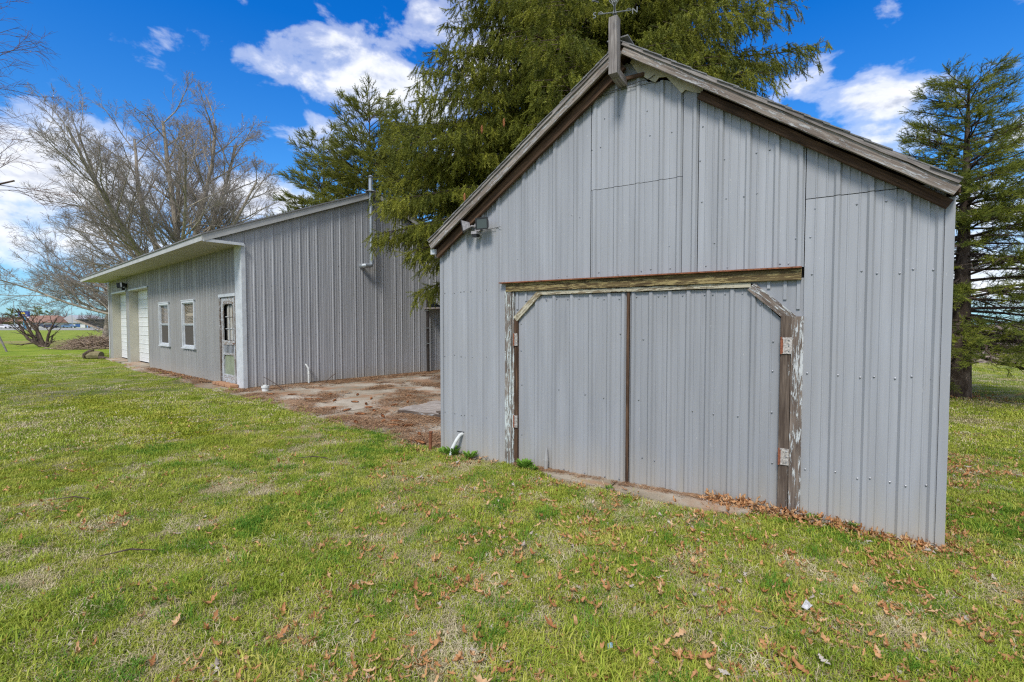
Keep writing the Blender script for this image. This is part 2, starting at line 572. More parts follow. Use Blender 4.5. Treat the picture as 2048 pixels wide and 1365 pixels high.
M_['grass'] = foliage_mat('green_grass', [(0.075, 0.135, 0.012), (0.205, 0.295, 0.024), (0.35, 0.405, 0.045), (0.54, 0.50, 0.12)], 1.6)
M_['grass_lush'] = foliage_mat('lush_grass', [(0.05, 0.15, 0.012), (0.10, 0.235, 0.018), (0.18, 0.33, 0.03)], 1.6)
M_['straw'] = foliage_mat('straw_grass', [(0.28, 0.215, 0.11), (0.50, 0.42, 0.24), (0.70, 0.62, 0.43)], 1.6)
M_['moss'] = foliage_mat('yellow_moss', [(0.17, 0.20, 0.015), (0.29, 0.32, 0.022), (0.40, 0.41, 0.04)], 1.6)
M_['oak_leaf'] = foliage_mat('dry_oak_leaf', [(0.11, 0.042, 0.020), (0.33, 0.140, 0.052), (0.50, 0.265, 0.115), (0.62, 0.43, 0.25)], 9.0, 0.7, 0.15)
M_['grey_leaf'] = foliage_mat('bleached_leaf', [(0.24, 0.19, 0.15), (0.38, 0.32, 0.27), (0.48, 0.43, 0.37)], 9.0, 0.8, 0.1)
M_['needles'] = foliage_mat('spruce_needles', [(0.024, 0.034, 0.009), (0.095, 0.115, 0.016), (0.205, 0.222, 0.027), (0.36, 0.36, 0.048)], 1.3, 0.55, 0.1)
M_['needles_far'] = foliage_mat('far_spruce_needles', [(0.040, 0.050, 0.012), (0.125, 0.145, 0.022), (0.22, 0.235, 0.035), (0.30, 0.30, 0.06)], 1.0, 0.6, 0.1)
M_['needles_blue'] = foliage_mat('dark_spruce_needles', [(0.024, 0.040, 0.011), (0.085, 0.115, 0.019), (0.19, 0.22, 0.030), (0.30, 0.32, 0.045)], 2.0, 0.55, 0.1)
M_['weed'] = foliage_mat('weed_leaves', [(0.08, 0.18, 0.02), (0.15, 0.29, 0.035), (0.22, 0.38, 0.06)], 6.0)
M_['needle_litter'] = foliage_mat('needle_litter', [(0.10, 0.055, 0.03), (0.25, 0.135, 0.07), (0.45, 0.29, 0.17)], 5.0, 0.9, 0)


def bark(name, a, bcol, c):
    m, nb, bs = mat(name, 0.9, 0.15)
    t = nb.n('ShaderNodeTexCoord')
    f = nb.noise(nb.mapping(t.outputs['Object'], (1, 1, 0.35)), 9, 7, 0.7, 0.5)
    nb.put(bs.inputs['Base Color'], nb.ramp(f, [(0.32, a), (0.5, bcol), (0.7, c)]))
    bp = nb.n('ShaderNodeBump')
    bp.inputs['Strength'].default_value = 0.9
    bp.inputs['Distance'].default_value = 0.03
    nb.put(bp.inputs['Height'], f)
    nb.put(bs.inputs['Normal'], bp.outputs[0])
    return m


M_['bark'] = bark('spruce_bark', (0.035, 0.024, 0.018), (0.11, 0.08, 0.062), (0.22, 0.18, 0.15))
M_['bark_maple'] = bark('maple_bark', (0.12, 0.10, 0.08), (0.30, 0.26, 0.21), (0.48, 0.43, 0.36))
M_['twig'] = plain('twig_brown', (0.27, 0.235, 0.210), 0.9, 0.3, 6)
M_['twig_red'] = plain('twig_reddish', (0.16, 0.095, 0.075), 0.9, 0.3, 6)
M_['bark_dark'] = bark('dark_bark', (0.035, 0.024, 0.020), (0.095, 0.068, 0.055), (0.17, 0.13, 0.11))
M_['deadtwig'] = plain('dead_twig', (0.17, 0.13, 0.10), 0.9, 0.35, 6)
M_['brushm'] = plain('brushwood', (0.32, 0.235, 0.17), 0.9, 0.4, 6)

# ------------------------------------------------------------------ frames of the two buildings
S = frame(-0.866, 5.927, 0.8495, -0.5276)      # shed: x along the front, y into the shed
B = frame(-6.477, 11.594, 0.6562, 0.7546)      # long building: x along the gable wall, y along the long wall
Si, Bi = S.inverted(), B.inverted()
SW, SD = 4.70, 6.2
BW, BD = 7.30, 15.73


# ------------------------------------------------------------------ ground, field, road
def ground_h(x, y):
    p = Vector((x, y, 0))
    q, s_ = Bi @ p, Si @ p
    d = min(max(-0.9 - q.x, q.x - 8.2, -8.6 - q.y, q.y - 16.5, 0.0) if not (-0.9 < q.x < 8.2 and -8.6 < q.y < 16.5) else 0.0, 99)
    d2 = max(-0.5 - s_.x, s_.x - SW - 0.3, -0.5 - s_.y, s_.y - 7, 0.0)
    k = min(1.0, min(d, d2) / 1.5)
    h = 0.045 * noise.noise((x * 0.45, y * 0.45, 3.1)) + 0.02 * noise.noise((x * 1.9, y * 1.9, 7.0))
    h *= k
    h -= .065 * math.exp(-((s_.x - 4.9) / 1.0) ** 2 - ((s_.y + .35) / 1.0) ** 2)
    r = math.hypot(x, y)
    if r > 42 and x < -10:
        h -= 0.55 * math.exp(-((r - 84) / 13.0) ** 2)
    return h


xs = np.concatenate([[-1500, -700, -350, -220], np.arange(-170, -40, 5.0), np.arange(-40, -8, 1.0), np.arange(-8, 9, 0.22), np.arange(9, 40, 1.2), [50, 80, 150, 350, 700, 1500]])
ys = np.concatenate([[-300, -60, -10, -3], np.arange(0, 14, 0.22), np.arange(14, 40, 0.8), np.arange(40, 180, 5.0), [220, 350, 700, 1500]])
gv = [(x, y, ground_h(x, y)) for y in ys for x in xs]
nx = len(xs)
gf = [(j * nx + i, j * nx + i + 1, (j + 1) * nx + i + 1, (j + 1) * nx + i) for j in range(len(ys) - 1) for i in range(nx - 1)]
gm = MB()
gm.v, gm.f = gv, gf
ground = tag(gm.build('ground', M_['ground'], smooth=True), kind='structure')

m, nb_, bs_ = mat('stubble_field', 0.95, 0.1)
g_ = nb_.n('ShaderNodeNewGeometry')
nb_.put(bs_.inputs['Base Color'], nb_.ramp(nb_.noise(g_.outputs['Position'], 0.5, 8, 0.7), [(0.3, (0.15, 0.10, 0.085)), (0.55, (0.27, 0.205, 0.175)), (0.75, (0.36, 0.29, 0.24))]))
fm = MB()
fm.add([(13, 19.0, 0.03), (60, 22, 0.03), (900, 60, 0.03), (1400, 1400, 0.03), (60, 1400, 0.03), (10, 300, 0.03), (8.5, 26, 0.03)], [(0, 1, 2, 3, 4, 5, 6)])
tag(fm.build('field', m), kind='structure')
asph = plain('grey_asphalt', (0.30, 0.29, 0.285), 0.9, 0.1, 0.3)
rm = MB()
for (r0, r1) in ((120, 141), (149, 186)):
    rm.add([(-700, r0 - 12, 0.02), (-60, r0, 0.02), (-60, r1, 0.02), (-700, r1 - 12, 0.02)], [(0, 1, 2, 3)])
rm.add([(-60, 120, 0.02), (10, 122, 0.02), (10, 143, 0.02), (-60, 141, 0.02)], [(0, 1, 2, 3)])
tag(rm.build('road', asph), kind='structure')
rl = MB()
for y0 in (126.5, 134.5, 158, 167, 176):
    for i in range(20):
        x0 = -330 + i * 14
        rl.box(x0, x0 + 4.5, y0 + (x0 + 60) * 0.01875, y0 + 0.25 + (x0 + 60) * 0.01875, 0.022, 0.027)
tag(rl.build('road_marking', plain('road_paint', (0.7, 0.7, 0.68))), kind='structure')


# ------------------------------------------------------------------ ribbed sheet metal
def ribbed(name, parent, FM, u0, u1, zb, zt, ribs, y0=0.0, metal=None, h=0.019, minor=True, rows=5, breaks=(), seed=0, jag=None, wid=0.016):
    """steel sheet in the plane y = y0 of frame FM, from u0 to u1; zb, zt give its lower and upper edge; ribs stand out to -y"""
    r = random.Random(seed)
    prof = {}

    def put(u, d):
        if u0 - 1e-6 <= u <= u1 + 1e-6:
            prof[round(u, 4)] = d
    put(u0, 0.004)
    put(u1, 0.004)
    R_ = sorted(ribs)
    for i, ub in enumerate(R_):
        for du, d in ((-wid * 1.7, 0), (-wid * 0.75, h), (wid * 0.75, h), (wid * 1.7, 0)):
            put(ub + du, d + 0.004)
    if minor:
        ends = [u0] + R_ + [u1]
        for a, c in zip(ends[:-1], ends[1:]):
            if c - a < 0.12:
                continue
            for f in ((1 / 3, 2 / 3) if c - a > .17 else (0.5,)):
                um = a + (c - a) * f
                for du, d in ((-0.009, 0), (-0.003, 0.0045), (0.003, 0.0045), (0.009, 0)):
                    if min(abs(um + du - x) for x in R_ + [u0, u1]) > 0.03:
                        put(um + du, d + 0.004)
    for ub in breaks:
        if u0 < ub < u1 and round(ub, 4) not in prof:
            prof[round(ub, 4)] = 0.004
    us = sorted(prof)
    vs, fs = [], []
    n = len(us)
    for j in range(rows + 1):
        t = j / rows
        for u in us:
            z0_, z1_ = zb(u), zt(u)
            if jag:
                z1_ -= jag(u)
            z = z0_ + (z1_ - z0_) * t
            wob = 0.0032 * noise.noise((u * 3.0 + seed, z * 1.3, seed * 1.7)) if 0 < j < rows else 0
            vs.append((u, y0 - prof[u] - wob - 0.001, z))
    for j in range(rows):
        for i in range(n - 1):
            k = j * n + i
            fs.append((k, k + 1, k + n + 1, k + n))
    # back face and returned edges so the sheet has body
    nb0 = len(vs)
    for u in us:
        vs.append((u, y0 + 0.002, zb(u)))
    for u in us:
        vs.append((u, y0 + 0.002, zt(u) - (jag(u) if jag else 0)))
    top = rows * n
    for i in range(n - 1):
        fs.append((i + 1, i, nb0 + i, nb0 + i + 1))
        fs.append((top + i, top + i + 1, nb0 + n + i + 1, nb0 + n + i))
        fs.append((nb0 + i, nb0 + n + i, nb0 + n + i + 1, nb0 + i + 1))
    fs.append((0, top, nb0 + n, nb0))
    fs.append((n - 1, nb0 + n - 1, nb0 + 2 * n - 1, top + n - 1))
    m = MB()
    m.add(vs, fs)
    return m.build(name, metal or M_['shed_metal'], parent, FM)


def screw_set(name, parent, FM, pts, y0=-0.006, r=0.0052):
    m = MB()
    for (u, z) in pts:
        vs = []
        for rr, d in ((r * 1.5, 0), (r * 1.4, -0.002), (r, -0.003), (r * .75, -0.007)):
            vs += [(u + rr * math.cos(k * math.pi / 3), y0 + d, z + rr * math.sin(k * math.pi / 3)) for k in range(6)]
        fs = []
        for j in range(3):
            for k in range(6):
                k2 = (k + 1) % 6
                fs.append((j * 6 + k, j * 6 + k2, j * 6 + 6 + k2, j * 6 + 6 + k))
        fs.append((18, 19, 20, 21, 22, 23))
        m.add(vs, fs)
    return tag(m.build(name, M_['screw'], parent, FM), kind='stuff')


# ------------------------------------------------------------------ the shed
shed = thing('shed', 'light grey ribbed metal shed with gable roof and double doors, closest to the viewer', 'shed', S)
RC = 2.32                                   # ridge position along the front
roof_z = lambda u: 4.225 - 0.688 * abs(u - RC)
wall_z = lambda u: 4.10 - 0.688 * abs(u - RC)
G = 0.004
core = MB()
core.prism([(0.02, -0.04), (SW - 0.02, -0.04), (SW - 0.02, wall_z(SW) - .02), (RC, wall_z(RC) - .02), (0.02, wall_z(0) - .02)], 0.045, SD)
core.build('wall_core', M_['dark'], shed, S)  # black fill shows through the sheet gaps as painted shadow lines
sides = MB()
rb = [0.23 * i + 0.1 for i in range(27)]
for x0, flip in ((0.0, -1), (SW, 1)):
    FMs = S @ Matrix.Translation((x0, 0 if flip > 0 else SD, 0)) @ Matrix.Rotation(R(90 * flip), 4, 'Z')
    ribbed('side_wall', shed, FMs, 0.02, SD - .02, lambda u: 0.0, lambda u: 2.5, [x for x in rb if x < SD - .1], seed=5 + flip, minor=False, rows=1)
FMb = S @ Matrix.Translation((SW, SD, 0)) @ Matrix.Rotation(math.pi, 4, 'Z')
ribbed('rear_wall', shed, FMb, 0.02, SW - .02, lambda u: 0.0, lambda u: wall_z(SW - u) - .03, [0.23 * i for i in range(1, 20)], seed=3, minor=False, rows=1, breaks=(SW - RC,))

wt = lambda u: wall_z(u)
zero = lambda u: -0.03 - .06 * max(0, u - 3.8)
P_ = lambda *a, **k: ribbed('wall_panel', shed, S, *a, **k)
P_(0.03, 0.888, zero, wt, [.166, .394, .613, .835], seed=1, rows=6)
P_(0.889, 0.946, zero, lambda u: 2.05, [], seed=15, minor=False)
P_(0.892, 1.958, lambda u: 2.062, wt, [1.174, 1.355, 1.554, 1.795], y0=-0.004, seed=2)
P_(1.964, 2.848, lambda u: 2.062, lambda u: 2.936, [2.0, 2.222, 2.436, 2.659, 2.82], seed=3)
jagL = lambda u: max(0.0, 0.0)
sag = lambda u: 3.86 - 0.05 * abs(u - 2.3)
P_(1.964, 2.848, lambda u: 2.941, lambda u: min(wt(u), sag(u)), [2.0, 2.222, 2.436, 2.659, 2.82], seed=4, breaks=(RC, 1.98, 2.05, 2.15, 2.5, 2.6, 2.7, 2.76))
P_(2.02, 2.60, lambda u: min(wt(u), sag(u)) + 0.005, lambda u: max(wt(u) - max(0.0, u - 2.36) * 0.55, min(wt(u), sag(u)) + 0.012), [2.222, 2.436], seed=5, breaks=(RC, 2.15, 2.36, 2.5), rows=2)
jag = lambda u: 0.17 + 0.035 * math.sin(u * 37) - max(0, (u - 2.93)) * 1.0
P_(2.853, 2.984, lambda u: 2.062, wt, [2.955], y0=-0.003, seed=6, jag=lambda u: 0.0, minor=False)
P_(2.990, 3.808, lambda u: 2.062, wt, [3.172, 3.39, 3.605, 3.775], seed=7)
P_(3.814, SW - 0.03, zero, lambda u: 2.60, [4.026, 4.24, 4.46, 4.64], seed=8, rows=7)
P_(3.814, SW - 0.03, lambda u: 2.606, wt, [4.026, 4.24, 4.46], y0=-0.002, seed=9, rows=2)
# cream sheathing exposed where the sheet is torn under the right rake
sh = MB()
outl = [(2.36, 4.08), (2.43, 3.97), (2.52, 3.89), (2.60, 3.835), (2.635, 3.87), (2.70, 3.86), (2.76, 3.78), (2.84, 3.675), (2.87, 3.70), (2.93, 3.665), (3.02, 3.63), (3.02, 3.715), (2.4, 4.140)]
sh.prism(outl[::1], -0.034, -0.024)
o = sh.build('torn_sheathing', M_['cream'], shed, S)
o['label'] = 'torn cream sheathing board under the right rake'

# corner trim
for x0, x1, name in ((-0.012, 0.034, 'corner_trim'), (SW - 0.034, SW + 0.02, 'corner_trim')):
    ct = MB()
    ct.box(x0, x1, -0.016, -0.012 + .004, -0.09, 2.50)
    ct.box(x0 if x0 < 1 else x1 - .004, x0 + .004 if x0 < 1 else x1, -0.008, 0.05, -0.09, 2.50)
    ct.build(name, M_['shed_metal'], shed, S)

# doors
yD = 0.022
mid = 2.352


def dtop(u):
    a, c = 1.10, 3.652
    top = 1.905
    if u < 1.385:
        return 1.655 + (u - a) * (top - 1.655) / (1.385 - a)
    if u > 3.40:
        return top - (u - 3.40) * (top - 1.645) / (c - 3.40)
    return top


leafL = ribbed('door_leaf', shed, S, 1.10, mid - .022, lambda u: -0.005, dtop, [1.327, 1.54, 1.745, 1.957, 2.154, 2.30], y0=yD, breaks=(1.385,), seed=11, rows=6)
leafR = ribbed('door_leaf', shed, S, mid + .016, 3.652, lambda u: -0.005 - 0.0, dtop, [2.40, 2.569, 2.746, 2.912, 3.084, 3.277, 3.446], y0=yD, breaks=(3.40,), seed=12, rows=6)
screw_set('screws', leafL, S, [(u + .03 * math.sin(u * 50), 1.855 + .01 * math.sin(u * 91)) for u in (1.42, 1.47, 1.60, 1.69, 1.80, 2.02, 2.12, 2.26)] + [(1.13, 1.60), (1.13, 1.30), (1.14, .92), (1.14, .36), (1.60, .90), (1.73, .885), (1.90, .87), (2.10, .85), (2.28, .84), (2.27, 1.5)] + [(u, .05) for u in (1.45, 1.66, 1.72, 1.9, 2.12, 2.27)], y0=yD - .009)
screw_set('screws', leafR, S, [(u, 1.86) for u in (2.43, 2.64, 2.70, 2.86, 2.93, 3.05, 3.12, 3.22, 3.36)] + [(2.5, 1.45), (3.6, 1.45), (3.50, 1.76), (3.60, 1.2), (3.6, .85), (3.61, .42), (2.46, .86), (2.76, .82), (2.96, .80), (3.14, .79), (3.34, .79)] + [(u, .035) for u in (2.44, 2.52, 2.66, 2.78, 2.90, 3.02, 3.14, 3.22, 3.36, 3.42, 3.58)] + [(2.50, .30), (2.62, .29)], y0=yD - .009)
# steel in the clipped corners of the opening
for pts, sd in (([(1.052, 1.66), (1.385, 1.965), (1.052, 1.965)], 1), ([(3.832, 1.60), (3.832, 1.975), (3.39, 1.975)], 2)):
    cg = MB()
    cg.prism(pts, 0.008, 0.014)
    o = cg.build('corner_panel', M_['shed_metal'], shed, S)
for u, z0_, z1_ in ((3.56, 1.895, 1.96), (3.68, 1.80, 1.96), (3.775, 1.72, 1.96), (1.09, 1.76, 1.95), (1.2, 1.85, 1.95)):
    ribm = MB()
    ribm.box(u - .012, u + .012, -0.006, 0.0078, z0_, z1_)
    ribm.build('corner_rib', M_['shed_metal'], shed, S)
# jambs, braces, header
board('door_jamb', (0.985, -0.012, -0.03), (0.985, -0.012, 1.965), 0.084, 0.036, M_['peel'], shed, S, rough=0.002, seg=8, label='white peeling left door jamb')
board('door_jamb', (1.043, -0.004, -0.03), (1.043, -0.004, 1.955), 0.028, 0.030, M_['peel'], shed, S)
board('hinge_stile', (1.080, 0.004, -0.03), (1.080, 0.004, 1.665), 0.040, 0.040, M_['brown'], shed, S, rough=0.0015, seg=6)
board('door_jamb', (3.775, -0.012, -0.03), (3.775, -0.012, 1.66), 0.086, 0.036, M_['peel_half'], shed, S, rough=0.002, seg=8, label='half peeled right door jamb')
board('hinge_stile', (3.692, 0.0, -0.03), (3.692, 0.0, 1.665), 0.074, 0.040, M_['jamb_brown'], shed, S, rough=0.0015, seg=6)
board('door_brace', (1.072, 0.0, 1.652), (1.372, 0.0, 1.935), 0.060, 0.036, M_['cream_wood'], shed, S, rough=0.002, seg=5)
board('door_brace', (3.425, 0.0, 1.918), (3.735, 0.0, 1.640), 0.078, 0.036, M_['peel_half'], shed, S, rough=0.002, seg=5)
board('door_head_rail', (1.352, 0.0, 1.932), (3.425, 0.0, 1.932), 0.040, 0.036, M_['cream_wood'], shed, S, rough=0.0015, seg=12)
board('door_header', (0.958, -0.016, 2.003), (3.795, -0.016, 2.003), 0.090, 0.040, M_['header'], shed, S, rough=0.002, seg=14)
board('drip_edge', (0.888, -0.030, 2.056), (3.795, -0.030, 2.056), 0.012, 0.085, M_['rust'], shed, S)
board('door_post', (mid, 0.006, -0.03), (mid, 0.006, 1.910), 0.024, 0.024, M_['brown'], shed, S, rough=0.0015, seg=8, label='thin brown strip between the two door leaves')
# hinges
for (u, z, w_) in ((1.082, 1.425, .046), (1.082, .508, .046), (3.697, 1.42, .085), (3.695, .495, .085)):
    hm = MB()
    hm.box(u - w_ / 2, u + w_ / 2, -0.030, -0.021, z - .068, z + .068)
    ho = hm.build('hinge', M_['hinge'], shed, S)
    r_ = MB()
    r_.cyl((u - w_ * .42, -0.034, z - .07), (u - w_ * .42, -0.034, z + .07), 0.007, n=8)
    r_.box(u - w_ * .5, u - w_ * .26, -0.0335, -0.0305, z - .06, z + .055)
    r_.build('rusty_knuckle', M_['rust_paint'], ho, S)
    screw_set('screws', ho, S, [(u + w_ * .22, z + k) for k in (-.045, 0, .045)], y0=-0.031, r=.004)
sp = []
for z in (1.985, 1.21, 0.51):
    sp += [(u + rnd.uniform(-.012, .012), z + rnd.uniform(-.015, .015)) for u in (.06, .20, .30, .36, .46, .60, .68)]
for z in (1.99, 1.19, 0.40):
    sp += [(u + rnd.uniform(-.012, .012), z + rnd.uniform(-.02, .02)) for u in (3.86, 4.05, 4.19, 4.28, 4.41, 4.50, 4.62)]
for z, us in ((2.10, (.93, 1.60, 1.70, 2.05, 2.25, 2.42, 2.48, 2.57, 2.75, 3.06, 3.24, 3.64, 3.70)), (2.70, (1.32, 1.75, 1.84, 3.02, 3.22, 3.36, 3.46)), (3.05, (3.0, 3.45, 3.20, 3.55)),
              (3.35, (1.97, 2.06, 2.55, 2.75, 3.02)), (3.62, (2.10, 2.25, 2.52, 2.86)), (2.3, (1.1, 2.74, 3.13, 3.75, 3.85))):
    sp += [(u, z + rnd.uniform(-.02, .02)) for u in us if z < wall_z(u) - .1]
sp += [(u, 2.52) for u in (3.88, 4.02, 4.15, 4.33, 4.42, 4.60)]
screw_set('screws', shed, S, sp, y0=-0.0065)

# rakes: brown inner trim against the wall, weathered fascia, shingle edges
for sgn in (-1, 1):
    e0 = RC + sgn * 0.0
    ue = -0.04 if sgn < 0 else 4.70
    zf = lambda u, d: roof_z(u) - d
    if sgn < 0:
        board('inner_rake_board', (ue + 0.02, -0.060, zf(ue, .165)), (RC - .015, -0.060, zf(RC, .165)), 0.090, 0.040, M_['brown'], shed, S, rough=0.004, seg=14, seed=2)
    else:
        board('inner_rake_board', (ue - 0.02, -0.060, zf(ue, .150)), (3.0, -0.060, zf(3.0, .150)), 0.062, 0.040, M_['brown'], shed, S, rough=0.004, seg=12, seed=4)
    board('rake_board', (ue, -0.150, zf(ue, .076)), (RC + sgn * .012, -0.150, zf(RC, .076)), 0.068, 0.030, M_['rake'], shed, S, rough=0.003, seg=16, seed=sgn + 9)
    board('roof_edge_trim', (ue - sgn * -.01, -0.168, zf(ue, .022)), (RC + sgn * .012, -0.168, zf(RC, .022)), 0.030, 0.022, M_['old_grey'], shed, S, rough=0.004, seg=18, seed=sgn + 20)
    # roof deck
    rd = MB()
    n_ = Vector((sgn * 0.688, 0, 1)).normalized()
    uo = ue + sgn * 0.02
    rd.add([(RC, -0.134, zf(RC, .02)), (uo, -0.134, zf(uo, .02)), (uo, SD + .15, zf(uo, .02)), (RC, SD + .15, zf(RC, .02)),
            (RC, -0.134, zf(RC, .075)), (uo, -0.134, zf(uo, .075)), (uo, SD + .15, zf(uo, .075)), (RC, SD + .15, zf(RC, .075))],
           [(0, 1, 2, 3) if sgn < 0 else (3, 2, 1, 0), (7, 6, 5, 4) if sgn < 0 else (4, 5, 6, 7), (0, 4, 5, 1), (1, 5, 6, 2), (2, 6, 7, 3), (3, 7, 4, 0)])
    rdo = rd.build('roof', M_['brown'], shed, S)
    # shingles along the edge and over the slope, course by course
    L_ = abs(uo - RC) / math.cos(math.atan(0.688))
    nC = 19
    for k in range(nC):
        t0, t1 = k / nC, (k + 1.35) / nC
        ua, ub = uo + (RC - uo) * t0, uo + (RC - uo) * min(t1, 1)
        lift = 0.006
        sm = MB()
        jy = -0.186 + rnd.uniform(-.008, .008)
        za, zb_ = zf(ua, .006) + 0.012, zf(ub, .006) + 0.002
        sm.add([(ua, jy, za), (ub, jy, zb_), (ub, SD + .17, zb_), (ua, SD + .17, za), (ua, jy, za + .010), (ub, jy, zb_ + .008), (ub, SD + .17, zb_ + .008), (ua, SD + .17, za + .010)],
               [(0, 3, 2, 1), (4, 5, 6, 7), (0, 1, 5, 4), (1, 2, 6, 5), (2, 3, 7, 6), (3, 0, 4, 7)])
        sm.build('shingle', M_['shingle'], rdo, S)
board('ridge_cap', (RC - .03, -0.19, roof_z(RC) + .026), (RC - .03, SD + .17, roof_z(RC) + .026), 0.20, 0.012, M_['shingle'], shed, S, up=(0, 0, 1))
for ue in (-0.07,):
    g2 = MB()
    g2.box(min(ue, ue + .06), max(ue, ue + .06), -0.12, SD + .1, 2.44, 2.50)
    g2.build('gutter', M_['trim_white'], shed, S)
# ridge post block with bearing stub
board('ridge_post', (2.292, -0.275, 3.875), (2.292, -0.275, 4.385), 0.080, 0.085, M_['old_grey'], shed, S, rough=0.0035, seg=7, label='weathered timber post fixed at the gable peak')
board('ridge_stub', (2.292, -0.228, 3.905), (2.292, -0.02, 3.905), 0.080, 0.075, M_['old_grey'], shed, S, up=(0, 0, 1))
board('nailed_stick', (2.065, -0.035, 3.945), (2.498, -0.035, 3.935), 0.034, 0.024, M_['brown'], shed, S, rough=0.003, seg=6)
sidedoor = board('side_door', (-0.028, 0.35, 0.38), (-0.028, 0.35, 1.36), 0.06, 0.03, M_['peel'], shed, S, up=(-1, 0, 0), rough=0.002, seg=8)
board('side_brace', (-0.20, 0.35, 1.80), (-0.02, 0.35, 1.50), 0.03, 0.03, M_['peel'], shed, S)

# things on the shed
fl = thing('floodlight', 'twin floodlight with motion sensor under the left eave of the shed', 'floodlight', S @ Matrix.Translation((0.585, -0.02, 2.715)), 'outdoor floodlights')


def floodlight(root, FM, s=1.0, dark=False):
    body = M_['black'] if dark else M_['floodbody']
    m = MB()
    m.cyl((0, 0, 0), (0, -0.03 * s, 0), 0.05 * s, n=16)
    m.build('base_plate', body, root, FM)
    for sx_, yaw, pit in ((-1, 55, 10), (1, -8, 5)):
        arm = MB()
        arm.tube([(0, -0.02 * s, 0), (sx_ * .05 * s, -0.06 * s, 0.01 * s), (sx_ * .085 * s, -0.07 * s, 0.0)], 0.009 * s, 8)
        arm.build('arm', body, root, FM)
        HM = FM @ Matrix.Translation((sx_ * .115 * s, -0.085 * s, 0.01 * s)) @ Matrix.Rotation(R(-yaw), 4, 'Z') @ Matrix.Rotation(R(pit), 4, 'X')
        hd = MB()
        hd.add([(-.05 * s, .03 * s, -.03 * s), (.05 * s, .03 * s, -.03 * s), (.05 * s, .03 * s, .03 * s), (-.05 * s, .03 * s, .03 * s),
                (-.068 * s, -.035 * s, -.055 * s), (.068 * s, -.035 * s, -.055 * s), (.068 * s, -.035 * s, .055 * s), (-.068 * s, -.035 * s, .055 * s)],
               [(0, 1, 2, 3), (7, 6, 5, 4), (0, 4, 5, 1), (1, 5, 6, 2), (2, 6, 7, 3), (3, 7, 4, 0)])
        for q in range(5):
            xq = (-.036 + .018 * q) * s
            hd.box(xq - .002 * s, xq + .002 * s, .03 * s, .044 * s, -.028 * s, .028 * s)
        h_ = hd.build('lamp_head', body, root, HM)
        bz = MB()
        for (a, c, d, e) in ((-.072, .072, .049, .061), (-.072, .072, -.061, -.049), (-.072, -.060, -.049, .049), (.060, .072, -.049, .049)):
            bz.box(a * s, c * s, -.044 * s, -.0352 * s, d * s, e * s)
        bz.build('bezel', M_['black'], h_, HM)
        ln = MB()
        ln.box(-.059 * s, .059 * s, -.0395 * s, -.0355 * s, -.048 * s, .048 * s)
        ln.build('lens', M_['lampglass'], h_, HM)
    se = MB()
    se.box(-.035 * s, .035 * s, -.10 * s, -.03 * s, -.085 * s, -.055 * s)
    se_o = se.build('motion_sensor', body, root, FM)
    s2 = MB()
    s2.box(-.03 * s, .03 * s, -.095 * s, -.035 * s, -.112 * s, -.0855 * s)
    s2.build('sensor_lens', M_['black'], se_o, FM)


floodlight(fl, S @ Matrix.Translation((0.585, -0.02, 2.715)), 1.08)
wr = MB()
wr.tube([(0.62, -0.04, 2.67), (0.74, -0.034, 2.675), (0.885, -0.03, 2.69)], 0.003, 5)
tag(wr.build('cable', M_['wirem'], None, S), 'thin grey cable running from the floodlight along the shed wall', 'cable')
wr = MB()
wr.tube([(1.97, -0.035, 3.845), (2.12, -0.042, 3.853), (2.30, -0.040, 3.862), (2.45, -0.045, 3.875), (2.53, -0.045, 3.87), (2.60, -0.04, 3.90)], 0.0032, 5)
tag(wr.build('sagging_wire', M_['wirem'], None, S), 'dark wire sagging across the peak of the shed gable', 'wire')

# weathervane
vz = 4.387
va = thing('weathervane', 'old grey metal weathervane with arrow on the timber post at the shed peak', 'weathervane', S @ Matrix.Translation((2.292, -0.275, vz)))
vm = MB()
vm.cyl((2.292, -.275, vz - .01), (2.292, -.275, vz + .24), 0.0085, n=8)
vm.build('spindle', M_['vane'], va, S)
vm = MB()
vm.cyl((2.292, -.275, vz + .035), (2.292, -.275, vz + .07), 0.02, 0.012, n=10)
vm.build('hub', M_['vane'], va, S)
for k, ch in enumerate('NESW'):
    an = R(20 + 90 * k)
    d = Vector((math.cos(an), math.sin(an), 0))
    c0 = Vector((2.292, -.275, vz + .052))
    am = MB()
    am.cyl(c0, c0 + d * .15, 0.0055, n=6)
    am.tube([c0 + d * .10, c0 + d * .12 + Vector((0, 0, .02)), c0 + d * .145 + Vector((0, 0, .012))], 0.004, 5)
    ao = am.build('compass_arm', M_['vane'], va, S)
    fc = text_mesh('compass_letter', ch, 0.075, 0.0025, M_['vane'])
    pos = c0 + d * .18 + Vector((0, 0, -.03))
    link('compass_letter', fc, S @ Matrix.Translation(pos) @ Matrix.Rotation(R(90), 4, 'X'), ao)
am = MB()
c0 = Vector((2.292, -.275, vz + .215))
dd = Vector((0.97, 0.1, 0.02))
am.cyl(c0 - dd * .22, c0 + dd * .24, 0.006, n=6)
tp = c0 - dd * .22
am.add([tp, tp + dd * .07 + Vector((0, 0, .028)), tp + dd * .07 + Vector((0, .006, -.028)), tp + dd * .055 + Vector((0, .004, 0))], [(0, 1, 3), (0, 3, 2), (3, 1, 0), (2, 3, 0)])
tp = c0 + dd * .12
am.add([tp, tp + dd * .05 + Vector((0, 0, .05)), tp + dd * .15 + Vector((0, 0, .05)), tp + dd * .11, tp + dd * .15 + Vector((0, .004, -.05)), tp + dd * .05 + Vector((0, .004, -.05))], [(0, 3, 2, 1), (0, 5, 4, 3)])
am.build('arrow', M_['vane'], va, S)
am = MB()
